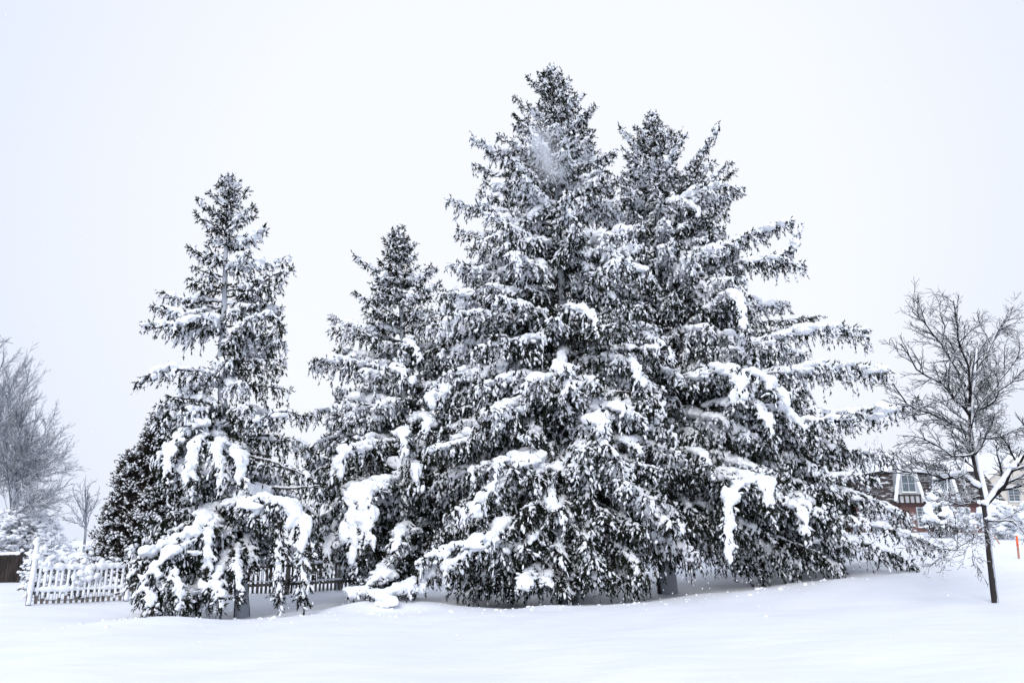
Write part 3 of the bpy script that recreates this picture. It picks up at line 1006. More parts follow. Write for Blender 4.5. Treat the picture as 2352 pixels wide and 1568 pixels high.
def bare_tree(name, label, Y, base_px, limbs_px, r0, levels, seed, wood, snow_k=1.1, group=None, spacing=0.35, upb=0.25, ratio=0.55, rmin=0.004,
              trunk_mat=None, snow_rmin=0.004, trunk_pts=None, ang=(0.5, 0.95), base_xy=None, decay=0.62, twist=0.08, heaps=(), trunk_snow=()):
    rng = np.random.default_rng(seed)
    if base_xy is None:
        b = at(base_px[0], base_px[1], Y)
        bx = b[0]
    else:
        bx = base_xy[0]
    loc = np.array([bx, Y, gz(bx, Y)])
    root = thing(name, label, 'tree', loc, group)
    tp = [loc - Z3 * 0.2] + [at(x, y, Y + d) for x, y, d in trunk_pts]
    sp = resample(np.array(tp), 24)
    a = Acc()
    rad = r0 * (1 - np.linspace(0, 1, 24)) ** 0.6 * 0.85 + r0 * 0.15
    tubes(a, sp[None], rad[None], 9, 0, rng, 0.05)
    a.build('trunk', [trunk_mat or M_CRUST_FAR], root, loc)
    limbs = []
    for L in limbs_px:
        P = np.array([at(x, y, Y + d) for x, y, d in L['p']])
        K = 9
        q = resample(P, K)
        q[1:-1] += rng.normal(0, 0.02, (K - 2, 3))
        limbs.append((q, L['r']))
    upper = (sp[10:], rad[10] * 0.8)
    items = grow(limbs + [upper], rng, levels, ratio, spacing, upb, ang, decay=decay, twist=twist)
    items = [it for i, it in enumerate(items) if i != len(limbs)]
    a = Acc()
    tube_list(a, items, 0, rmin=rmin)
    cr = a.build('crown', [wood], root, loc)
    s = Acc()
    for P, ra, rb_, lv in items:
        pass
    tube_list(s, items, 0, k=snow_k, lift=0.85, sides=5, rng=rng, lump=0.25, rmin=snow_rmin)
    for L in trunk_snow:
        P = resample(np.array([at(x, y, Y + d) for x, y, d, _ in L]), 30)
        rr = np.interp(np.linspace(0, 1, 30), np.linspace(0, 1, len(L)), [q[3] for q in L])
        tubes(s, P[None], rr[None], 8, 0, rng, 0.22)
    # heaps in the forks
    for hx, hy, hd, hr in heaps:
        c = at(hx, hy, Y + hd)
        n = 5
        pos = c + rng.normal(0, hr * 0.4, (n, 3)) * np.array([1, 1, 0.5])
        blobs(s, pos, np.full(n, hr), np.full(n, hr * 0.8), np.full(n, hr * 0.6), rng)
    s.build('snow_clumps', M_SNOW, cr, loc)
    return root


# ---- the young maple on the right
bare_tree('bare_tree', 'young bare deciduous tree with snow along its limbs, alone on the right lawn', 16.0, (2285, 1380),
          [dict(p=[(2262, 1160, 0), (2290, 1130, -0.2), (2330, 1080, -0.4), (2360, 1030, -0.5), (2400, 960, -0.6)], r=0.055),
           dict(p=[(2245, 1120, 0), (2205, 1095, -0.3), (2160, 1095, -0.6), (2110, 1085, -0.8), (2050, 1075, -0.9)], r=0.035),
           dict(p=[(2235, 1000, 0), (2190, 975, 0.3), (2140, 950, 0.5), (2085, 930, 0.6), (2050, 880, 0.6)], r=0.032),
           dict(p=[(2228, 955, 0), (2190, 915, -0.3), (2160, 880, -0.5), (2110, 850, -0.6), (2070, 790, -0.6)], r=0.030),
           dict(p=[(2228, 945, 0), (2210, 880, 0.2), (2190, 830, 0.3), (2150, 775, 0.4), (2095, 715, 0.4)], r=0.030),
           dict(p=[(2210, 840, 0.2), (2180, 790, 0.2), (2165, 740, 0.2), (2160, 690, 0.2)], r=0.020),
           dict(p=[(2226, 930, 0), (2226, 860, -0.3), (2210, 800, -0.4), (2200, 745, -0.5), (2190, 690, -0.5)], r=0.028),
           dict(p=[(2232, 880, 0), (2255, 830, 0.2), (2280, 785, 0.3), (2310, 740, 0.3), (2325, 705, 0.3)], r=0.026),
           dict(p=[(2236, 950, 0), (2270, 915, 0.3), (2300, 870, 0.4), (2330, 830, 0.4), (2370, 780, 0.4)], r=0.028),
           dict(p=[(2240, 940, 0), (2275, 925, -0.4), (2310, 890, -0.6), (2370, 860, -0.7)], r=0.026),
           dict(p=[(2240, 1010, 0), (2290, 1000, 0.5), (2340, 985, 0.8), (2400, 960, 0.9)], r=0.028),
           dict(p=[(2266, 1205, 0), (2240, 1230, -0.3), (2200, 1255, -0.6), (2160, 1262, -0.8), (2110, 1262, -0.9)], r=0.016),
           dict(p=[(2264, 1195, 0), (2310, 1195, -0.4), (2345, 1215, -0.6), (2380, 1260, -0.7)], r=0.022),
           dict(p=[(2250, 1140, 0), (2215, 1160, 0.4), (2180, 1150, 0.6), (2130, 1150, 0.8)], r=0.022),
           dict(p=[(2238, 1040, 0), (2200, 1050, -0.5), (2150, 1020, -0.9), (2090, 1000, -1.0)], r=0.026),
           ],
          0.066, 4, 101, M_TWIG, snow_k=0.82, decay=0.5, spacing=0.10, upb=0.06, ratio=0.46, rmin=0.0042, snow_rmin=0.0035, trunk_mat=M_CRUST_EAST, ang=(0.45, 1.0),
          trunk_pts=[(2275, 1290, 0), (2266, 1200, 0), (2255, 1130, 0), (2238, 1060, 0), (2228, 950, 0), (2232, 880, 0), (2240, 810, 0)],
          trunk_snow=[[(2288, 1372, -0.01, 0.035), (2281, 1320, -0.01, 0.03), (2277, 1270, 0, 0.026), (2273, 1200, 0, 0.03)], [(2274, 1200, -0.02, 0.035), (2267, 1150, -0.03, 0.055), (2252, 1080, -0.04, 0.045), (2242, 1020, -0.04, 0.035), (2234, 960, -0.03, 0.035), (2236, 880, -0.02, 0.025), (2244, 800, -0.02, 0.018)],
                      [(2262, 1158, -0.06, 0.05), (2290, 1118, -0.23, 0.05), (2322, 1072, -0.42, 0.045), (2345, 1045, -0.45, 0.03)],
                      [(2250, 1115, -0.05, 0.06), (2205, 1086, -0.3, 0.055), (2160, 1088, -0.6, 0.04), (2110, 1080, -0.8, 0.025)]],
          heaps=[(2230, 938, -0.05, 0.055), (2262, 1150, -0.06, 0.06), (2290, 1115, -0.2, 0.05), (2270, 1190, -0.05, 0.05), (2215, 1085, -0.2, 0.05),
                 (2320, 1070, -0.4, 0.09), (2190, 1000, 0.2, 0.07)])


# ------------------------------------------------------------------ left background
def vase(px0, py0, tops, r):
    """Limbs that leave the stem at different heights and sweep up to the given tips."""
    L = []
    top = min(y for _, y, _ in tops)
    for i, (x, y, d) in enumerate(tops):
        y0 = max(py0 - (i % 4) * 0.10 * (py0 - top), y + 20)
        mx, my = px0 + (x - px0) * 0.30, y0 + (y - y0) * 0.38
        L.append(dict(p=[(px0, y0, 0), (mx, my, d * 0.4), (x * 0.55 + mx * 0.45, y * 0.55 + my * 0.45, d * 0.75), (x, y, d)], r=r))
    return L


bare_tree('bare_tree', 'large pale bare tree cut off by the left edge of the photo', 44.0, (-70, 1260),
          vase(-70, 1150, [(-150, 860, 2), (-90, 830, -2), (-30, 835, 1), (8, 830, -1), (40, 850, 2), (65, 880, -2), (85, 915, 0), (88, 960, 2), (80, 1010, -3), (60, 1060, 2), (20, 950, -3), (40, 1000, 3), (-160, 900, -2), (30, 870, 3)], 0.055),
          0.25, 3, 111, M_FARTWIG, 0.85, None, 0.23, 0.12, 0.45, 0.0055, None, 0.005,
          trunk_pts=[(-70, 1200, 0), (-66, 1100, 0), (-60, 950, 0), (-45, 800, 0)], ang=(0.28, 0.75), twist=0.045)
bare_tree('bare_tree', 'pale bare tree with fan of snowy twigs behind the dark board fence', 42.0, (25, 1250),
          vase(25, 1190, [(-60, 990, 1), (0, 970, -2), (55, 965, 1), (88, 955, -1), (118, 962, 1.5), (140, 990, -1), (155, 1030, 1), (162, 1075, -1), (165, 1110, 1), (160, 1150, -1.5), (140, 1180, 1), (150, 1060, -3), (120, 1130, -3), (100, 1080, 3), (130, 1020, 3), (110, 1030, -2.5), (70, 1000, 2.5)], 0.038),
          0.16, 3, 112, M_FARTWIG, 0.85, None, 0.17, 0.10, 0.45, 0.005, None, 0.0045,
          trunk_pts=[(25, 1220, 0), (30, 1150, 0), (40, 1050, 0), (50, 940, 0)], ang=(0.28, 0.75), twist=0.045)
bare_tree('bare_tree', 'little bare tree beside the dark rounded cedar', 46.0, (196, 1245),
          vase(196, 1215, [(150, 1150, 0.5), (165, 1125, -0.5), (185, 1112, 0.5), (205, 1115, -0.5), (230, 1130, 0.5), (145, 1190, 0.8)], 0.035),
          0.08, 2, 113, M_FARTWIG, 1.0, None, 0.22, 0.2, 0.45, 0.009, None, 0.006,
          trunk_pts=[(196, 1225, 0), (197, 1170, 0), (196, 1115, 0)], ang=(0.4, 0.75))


def shrub(name, label, cx, Y, wpx, top_px, seed, stems=26, leafy=0.0, group=None, snowy=1.0, wood=None, cat='shrub', heap=0.10):
    """Multi-stemmed bush loaded with snow."""
    rng = np.random.default_rng(seed)
    c = at(cx, 1235, Y)
    loc = np.array([c[0], Y, gz(c[0], Y)])
    root = thing(name, label, cat, loc, group)
    R = wpx / 2 * Y / FPX
    H = at(cx, top_px, Y)[2] - loc[2]
    limbs = []
    for i in range(stems):
        a = rng.random() * 6.28
        rr = R * math.sqrt(rng.random())
        tip = loc + np.array([math.cos(a) * rr, math.sin(a) * rr * 0.8, H * (0.98 - 0.45 * (rr / R) ** 2) * rng.uniform(0.75, 1.0)])
        b = loc + np.array([math.cos(a) * rr * 0.15, math.sin(a) * rr * 0.15, -0.1])
        mid = b * 0.5 + tip * 0.5 + Z3 * H * 0.15
        limbs.append((resample([b, mid, tip], 7), 0.016))
    items = grow(limbs, rng, 2, 0.42, 0.16, 0.12, (0.5, 1.1), 0.08)
    a = Acc()
    tube_list(a, items, 1, rmin=0.005)
    if leafy > 0:
        pts = np.concatenate([P[1:] for P, _, _, lv in items if lv >= 1])
        pts = pts[rng.random(len(pts)) < leafy]
        sprigs(a, pts, rng.normal(0, 1, (len(pts), 3)) + Z3 * 0.2, rng.uniform(0.12, 0.24, len(pts)), rng, 0, 1.3)
    br = a.build('branches', [M_NEEDLE, wood or M_TWIG], root, loc)
    s = Acc()
    tube_list(s, items, 0, k=1.3, lift=0.9, rng=rng, lump=0.3, rmin=0.008)
    tips = np.array([P[-1] for P, _, _, lv in items if lv <= 2])
    pk = tips[rng.random(len(tips)) < 0.5 * snowy]
    n = len(pk)
    r = rng.uniform(0.35, 1.0, n) * heap
    blobs(s, pk + Z3 * 0.02, r * 1.2, r, r * 0.65, rng)
    s.build('snow_clumps', M_SNOW, br, loc)
    return root


shrub('bush', 'arching bush white with snow above the dark board fence', 45, 42.0, 210, 1160, 201, 40, 0.0, heap=0.14)
shrub('bush', 'snowy bush rising behind the corner post of the picket fence', 112, 25.5, 95, 1246, 202, 22, 0.15)
shrub('bush', 'tangled snowy bush behind the first fence panel, next to the corner bush', 190, 26.5, 110, 1252, 203, 22, 0.15)
shrub('bush', 'snowy bush behind the snow-capped fence post, under the cedar', 290, 27.0, 120, 1258, 204, 22, 0.2)


def cedar():
    rng = np.random.default_rng(301)
    Y = 31.0
    c = at(325, 1235, Y)
    loc = np.array([c[0], Y, gz(c[0], Y)])
    root = thing('cedar_tree', 'dense rounded brownish cedar flecked with snow behind the slim spruce', 'tree', loc)
    top = at(335, 968, Y)[2] - loc[2]
    a = Acc()
    tubes(a, np.array([[loc + Z3 * z for z in (-0.1, 1.5, 3.5, top - 0.6)]]), np.array([[0.16, 0.13, 0.08, 0.03]]), 8)
    a.build('trunk', M_BARK, root, loc)
    a, s = Acc(), Acc()
    # plume-shaped branchlets standing on a rounded cone
    n = 1900
    plume = rng.integers(0, 6, n)
    pa = np.array([0.0, 0.3, 1.5, 2.7, 3.9, 5.2])[plume]
    pd = np.array([0.0, 0.75, 0.60, 0.80, 0.70, 0.62])[plume]
    ph = np.array([1.0, 0.74, 0.84, 0.66, 0.80, 0.58])[plume]
    pr_ = np.array([0.95, 0.92, 0.85, 0.95, 0.85, 0.95])[plume]
    f = rng.random(n) ** 0.85
    z = 0.25 + f * (top * ph - 0.35)
    R = pr_ * np.clip(1 - f ** 1.6, 0, 1) ** 0.8 * np.minimum(1, 0.8 + f) + 0.05
    an = rng.random(n) * 6.28
    R = R * (1 + 0.18 * np.sin(3 * an + 9 * f + plume) + 0.15 * np.sin(8 * an + 21 * f)) * rng.uniform(0.6, 1.12, n)
    C = loc + np.stack([np.cos(pa) * pd + np.cos(an) * R, np.sin(pa) * pd + np.sin(an) * R, z], 1)
    outd = np.stack([np.cos(an), np.sin(an), np.full(n, 0.55)], 1)
    k = 22
    o = np.repeat(np.arange(n), k)
    sp = rng.normal(0, 0.11, (n * k, 3))
    pos = C[o] + sp
    d = norm(outd[o]) + rng.normal(0, 0.5, (n * k, 3))
    sprigs(a, pos, d, rng.uniform(0.10, 0.2, n * k), rng, 0, 1.2)
    # inner mass of twigs
    m = 9000
    q = C[rng.integers(0, n, m)]
    q = loc + (q - loc) * np.array([1, 1, 1]) * np.stack([rng.uniform(0.3, 0.9, m)] * 2 + [np.ones(m)], 1)
    sprigs(a, q, rng.normal(0, 1, (m, 3)), rng.uniform(0.15, 0.28, m), rng, 0, 1.4)
    cr = a.build('crown', M_CEDAR, root, loc)
    pt = np.sin(pos[:, 0] * 9 + 2 * np.sin(pos[:, 2] * 5)) * np.sin(pos[:, 1] * 8 + pos[:, 0] * 4) + np.sin(pos[:, 2] * 10 + 3 * np.sin(pos[:, 0] * 4))
    pk = rng.random(n * k) < 0.16 + 0.36 * pt + 0.25 * np.clip(sp[:, 2] / 0.11, -1, 1)
    m = pk.sum()
    spindles(s, pos[pk] + Z3 * 0.025, d[pk] + Z3 * 0.2, rng.uniform(0.06, 0.15, m), rng.uniform(0.018, 0.04, m), rng)
    pk = rng.random(n) < 0.35
    m = pk.sum()
    r = rng.uniform(0.03, 0.085, m)
    blobs(s, C[pk] + norm(outd[pk]) * 0.10, r * 1.3, r, r * 0.7, rng)
    s.build('snow_clumps', M_SNOW, cr, loc)


cedar()

# ------------------------------------------------------------------ fences
M_FENCE = noise_mat('weathered_fence_wood', (0.09, 0.08, 0.075), (0.20, 0.18, 0.165), 6, 0.9, stretch=(1, 1, 0.2))
M_DARKFENCE = noise_mat('dark_fence_wood', (0.018, 0.016, 0.016), (0.052, 0.042, 0.038), 5, 0.95, stretch=(1, 1, 0.3))


def picket_fence():
    rng = np.random.default_rng(401)
    A = np.array([at(66, 1378, 22.3)[0], 22.3])
    E = np.array([-4.6, 29.2])
    d = (E - A) / np.linalg.norm(E - A)
    nrm2 = np.array([d[1], -d[0]])          # towards the camera
    if nrm2[1] > 0: nrm2 = -nrm2
    Lf = np.linalg.norm(E - A)
    loc = np.array([A[0], A[1], gz(*A)])
    root = thing('picket_fence', 'weathered wooden picket fence plastered with snow at the left', 'fence', loc)

    def slab(acc, s0, s1, n0, n1, z0, z1, taper=False, mat=0):
        """A block along the fence line: s along it, n towards the camera, heights above the ground."""
        v = []
        for zz in (0, 1):
            for s, nn in ((s0, n0), (s1, n0), (s1, n1), (s0, n1)):
                p = A + d * s + nrm2 * nn
                g = gz(*p)
                v.append((p[0], p[1], g + (z1 if zz else z0)))
        f = [(0, 3, 2, 1), (4, 5, 6, 7), (0, 1, 5, 4), (1, 2, 6, 5), (2, 3, 7, 6), (3, 0, 4, 7)]
        acc.add(v, f, mat, False)
    step = 2.45
    for i in range(int(Lf / step) + 1):
        s = i * step
        h = 1.62 if i == 0 else 1.30
        a = Acc()
        slab(a, s - 0.06, s + 0.06, -0.06, 0.06, -0.2, h)
        post = a.build('post', M_FENCE, root, loc)
        sn = Acc()
        p = A + d * s
        g = gz(*p)
        if i < 3:
            z = np.linspace(0.02, h + 0.03, 14)
            c = np.stack([np.full(14, p[0] + nrm2[0] * 0.05), np.full(14, p[1] + nrm2[1] * 0.05), g + z], 1)
            tubes(sn, c[None], (0.052 + 0.03 * rng.random(14))[None], 8, 0, rng, 0.12)
        blobs(sn, np.array([[p[0], p[1], g + h + 0.05]]), np.array([0.10]), np.array([0.10]), np.array([0.11]), rng)
        sn.build('snow_cap', M_SNOW, post, loc)
        if s + step > Lf:
            break
        pa, ps = Acc(), Acc()
        slab(pa, s + 0.061, s + step - 0.061, -0.045, -0.012, 0.28, 0.37)
        slab(pa, s + 0.061, s + step - 0.061, -0.045, -0.012, 0.86, 0.95)
        n = 16
        for k in range(n):
            c = s + 0.10 + (k + 0.5) * (step - 0.2) / n + rng.normal(0, 0.010)
            top = 1.08 + rng.normal(0, 0.03)
            wv = 0.037 + rng.normal(0, 0.003)
            slab(pa, c - wv, c + wv, -0.010, 0.012, 0.03, top)
            cover = 1.0 if i == 0 else (0.8 if i == 1 else 0.25)
            if rng.random() < cover:
                q = A + d * c + nrm2 * 0.012
                g = gz(*q)
                z0 = 0.06 + 0.2 * rng.random() if i == 0 else 0.4
                zz = np.linspace(z0, top + 0.03, 7)
                P = np.stack([np.full(7, q[0]), np.full(7, q[1]), g + zz], 1)
                tubes(ps, P[None], np.full((1, 7), 0.036), 6, 0, rng, 0.2, flat=(1.1, 0.7))
        # snow lodged on the rails between the pickets
        m = 40
        for zr, hh in ((0.97, 0.11), (0.385, 0.075)):
            ss = np.linspace(s + 0.09, s + step - 0.09, m)
            amp = (1.0 if i < 2 else 0.45)
            pts = np.array([[*(A + d * x + nrm2 * 0.0), gz(*(A + d * x)) + zr + hh * 0.3 * amp] for x in ss])
            lo = np.convolve(rng.normal(0, 1, m + 4), np.ones(4) / 4, 'same')[2:-2]
            tubes(ps, pts[None], (hh * amp * np.clip(0.75 + 0.5 * lo, 0.3, 1.4))[None], 8, 0, rng, 0.15)
        if i == 0:   # a clump of snow hanging on the panel
            for cs, cz, r, n2 in ((1.35, 0.86, 0.14, 16), (0.25, 1.15, 0.11, 9), (1.1, 0.72, 0.09, 8)):
                sx = cs + rng.normal(0, 0.13, n2)
                q = np.array([[*(A + d * x + nrm2 * rng.uniform(0.02, 0.10)), gz(*(A + d * x)) + cz + rng.normal(0, 0.13)] for x in sx])
                rr = r * rng.uniform(0.4, 0.9, n2)
                blobs(ps, q, rr, rr, rr * 0.9, rng)
        pn = pa.build('picket_panel', M_FENCE, root, loc)
        ps.build('snow_clumps', M_SNOW, pn, loc)


picket_fence()


def board_fence():
    rng = np.random.default_rng(402)
    Y = 39.0
    x0, x1 = at(-160, 1300, Y)[0], at(44, 1300, Y)[0]
    loc = np.array([x1, Y, gz(x1, Y)])
    root = thing('board_fence', 'dark solid board fence under a ledge of snow at the far left', 'fence', loc)
    a = Acc()
    x = x0
    while x < x1:
        g = gz(x, Y)
        box(a, (x, Y - 0.02, g - 0.1), (x + 0.135, Y + 0.02 + 0.004 * rng.random(), g + 1.30 + 0.01 * rng.random()))
        x += 0.145
    g = loc[2]
    box(a, (x0, Y + 0.026, g + 0.3), (x1, Y + 0.06, g + 0.4))
    box(a, (x0, Y + 0.026, g + 1.0), (x1, Y + 0.06, g + 1.1))
    pn = a.build('board_panel', M_DARKFENCE, root, loc)
    s = Acc()
    m = 60
    xs = np.linspace(x0, x1, m)
    lo = np.convolve(rng.normal(0, 1, m + 4), np.ones(4) / 4, 'same')[2:-2]
    P = np.stack([xs, np.full(m, Y), ground(xs, Y) + 1.34], 1)
    tubes(s, P[None], (0.085 * (1 + 0.3 * lo))[None], 8, 0, rng, 0.12)
    s.build('snow_cap', M_SNOW, pn, loc)
    for px in (x1 + 0.07, x1 - 2.4):
        a = Acc()
        box(a, (px - 0.06, Y - 0.08, g - 0.1), (px + 0.06, Y - 0.021, g + 1.42))
        po = a.build('post', M_DARKFENCE, root, loc)
        s = Acc()
        blobs(s, np.array([[px, Y - 0.04, g + 1.47]]), np.array([0.1]), np.array([0.1]), np.array([0.1]), rng)
        s.build('snow_cap', M_SNOW, po, loc)
    # a short return of three rails towards the picket fence
    a = Acc()
    for z in (0.5, 0.85, 1.2):
        box(a, (x1 + 0.14, Y - 0.02, g + z), (x1 + 1.3, Y + 0.02, g + z + 0.12))
    ra = a.build('rails', M_DARKFENCE, root, loc)
    s = Acc()
    for z in (0.62, 0.97, 1.32):
        xs = np.linspace(x1 + 0.2, x1 + 1.25, 12)
        P = np.stack([xs, np.full(12, Y), np.full(12, g + z + 0.03)], 1)
        tubes(s, P[None], np.full((1, 12), 0.06), 7, 0, rng, 0.2)
    s.build('snow_cap', M_SNOW, ra, loc)


board_fence()

# ------------------------------------------------------------------ houses on the right
def brick_mat():
    m, t, b = new_mat('red_brick')
    tcn = t.nodes.new('ShaderNodeTexCoord')
    mp = t.nodes.new('ShaderNodeMapping')
    mp.inputs['Rotation'].default_value = (math.radians(90), 0, 0)
    br = t.nodes.new('ShaderNodeTexBrick')
    br.inputs['Color1'].default_value = (0.15, 0.048, 0.040, 1)
    br.inputs['Color2'].default_value = (0.10, 0.036, 0.032, 1)
    br.inputs['Mortar'].default_value = (0.2, 0.16, 0.15, 1)
    br.inputs['Scale'].default_value = 1.0
    br.inputs['Brick Width'].default_value = 0.22
    br.inputs['Row Height'].default_value = 0.075
    br.inputs['Mortar Size'].default_value = 0.01
    t.links.new(tcn.outputs['Object'], mp.inputs[0])
    t.links.new(mp.outputs[0], br.inputs['Vector'])
    t.links.new(br.outputs[0], b.inputs['Base Color'])
    b.inputs['Roughness'].default_value = 0.9
    return m


M_BRICK = brick_mat()
M_STUCCO = noise_mat('white_stucco', (0.32, 0.33, 0.35), (0.46, 0.47, 0.49), 3, 0.9)
M_TIMBER = noise_mat('dark_timber', (0.035, 0.028, 0.026), (0.07, 0.055, 0.05), 4, 0.85)
M_WHITE = noise_mat('white_trim', (0.40, 0.41, 0.43), (0.52, 0.53, 0.55), 3, 0.6)
M_BEIGE = noise_mat('beige_siding', (0.50, 0.47, 0.43), (0.58, 0.55, 0.50), 2, 0.85)


def shingle_mat():
    """Dark shingles whose courses hold broken lines of snow."""
    m, t, b = new_mat('snow_streaked_shingles')
    tcn = t.nodes.new('ShaderNodeTexCoord')
    mp = t.nodes.new('ShaderNodeMapping')
    mp.inputs['Scale'].default_value = (1.3, 1.3, 7.0)
    no = t.nodes.new('ShaderNodeTexNoise')
    no.inputs['Scale'].default_value = 1.0
    no.inputs['Detail'].default_value = 5
    no.inputs['Roughness'].default_value = 0.7
    rp = t.nodes.new('ShaderNodeValToRGB')
    rp.color_ramp.elements[0].position = 0.54
    rp.color_ramp.elements[0].color = (0.045, 0.035, 0.035, 1)
    rp.color_ramp.elements[1].position = 0.65
    rp.color_ramp.elements[1].color = (0.78, 0.82, 0.88, 1)
    t.links.new(tcn.outputs['Object'], mp.inputs[0])
    t.links.new(mp.outputs[0], no.inputs['Vector'])
    t.links.new(no.outputs['Fac'], rp.inputs[0])
    t.links.new(rp.outputs[0], b.inputs['Base Color'])
    b.inputs['Roughness'].default_value = 0.9
    return m


M_SHINGLE = shingle_mat()
mg, tg, bgl = new_mat('window_glass')
bgl.inputs['Base Color'].default_value = (0.10, 0.13, 0.15, 1)
bgl.inputs['Roughness'].default_value = 0.08
M_GLASS = mg


def prism(acc, poly, y0, y1, mat=0):
    """Polygon in x-z swept from y0 (front) to y1."""
    n = len(poly)
    v = [(x, y0, z) for x, z in poly] + [(x, y1, z) for x, z in poly]
    st = acc.n
    acc.add(v, np.array([[i, (i + 1) % n, n + (i + 1) % n, n + i] for i in range(n)]), mat, False)
    acc.f.append((np.array([list(range(n))[::-1]], np.int32) + st, mat, False))
    acc.f.append((np.array([[n + i for i in range(n)]], np.int32) + st, mat, False))


def window(root, loc, cx, z0, z1, wd, y, cols, rows):
    """White framed sash window standing on the wall plane y (front towards -y)."""
    a = Acc()
    fr = 0.09
    box(a, (cx - wd / 2 - fr, y - 0.10, z0 - fr), (cx - wd / 2, y, z1 + fr))
    box(a, (cx + wd / 2, y - 0.10, z0 - fr), (cx + wd / 2 + fr, y, z1 + fr))
    box(a, (cx - wd / 2, y - 0.10, z1), (cx + wd / 2, y, z1 + fr))
    box(a, (cx - wd / 2, y - 0.10, z0 - fr), (cx + wd / 2, y, z0))
    for c in range(1, cols):
        x = cx - wd / 2 + wd * c / cols
        box(a, (x - 0.025, y - 0.085, z0), (x + 0.025, y - 0.045, z1))
    for r in range(1, rows):
        z = z0 + (z1 - z0) * r / rows
        k = 0.03 if r * 2 != rows else 0.05
        for c in range(cols):
            xa, xb = cx - wd / 2 + wd * c / cols + 0.026, cx - wd / 2 + wd * (c + 1) / cols - 0.026
            box(a, (xa, y - 0.08, z - k / 2), (xb, y - 0.05, z + k / 2))
    w_ = a.build('window', M_WHITE, root, loc)
    g = Acc()
    box(g, (cx - wd / 2, y - 0.04, z0), (cx + wd / 2, y - 0.01, z1))
    g.build('pane', M_GLASS, w_, loc)
    s = Acc()
    xs = np.linspace(cx - wd / 2 - 0.08, cx + wd / 2 + 0.08, 8)
    tubes(s, np.stack([xs, np.full(8, y - 0.10), np.full(8, z0 - fr + 0.02)], 1)[None], np.full((1, 8), 0.05), 7, 0, np.random.default_rng(3), 0.2)
    s.build('sill_snow', M_SNOW, w_, loc)
    return w_


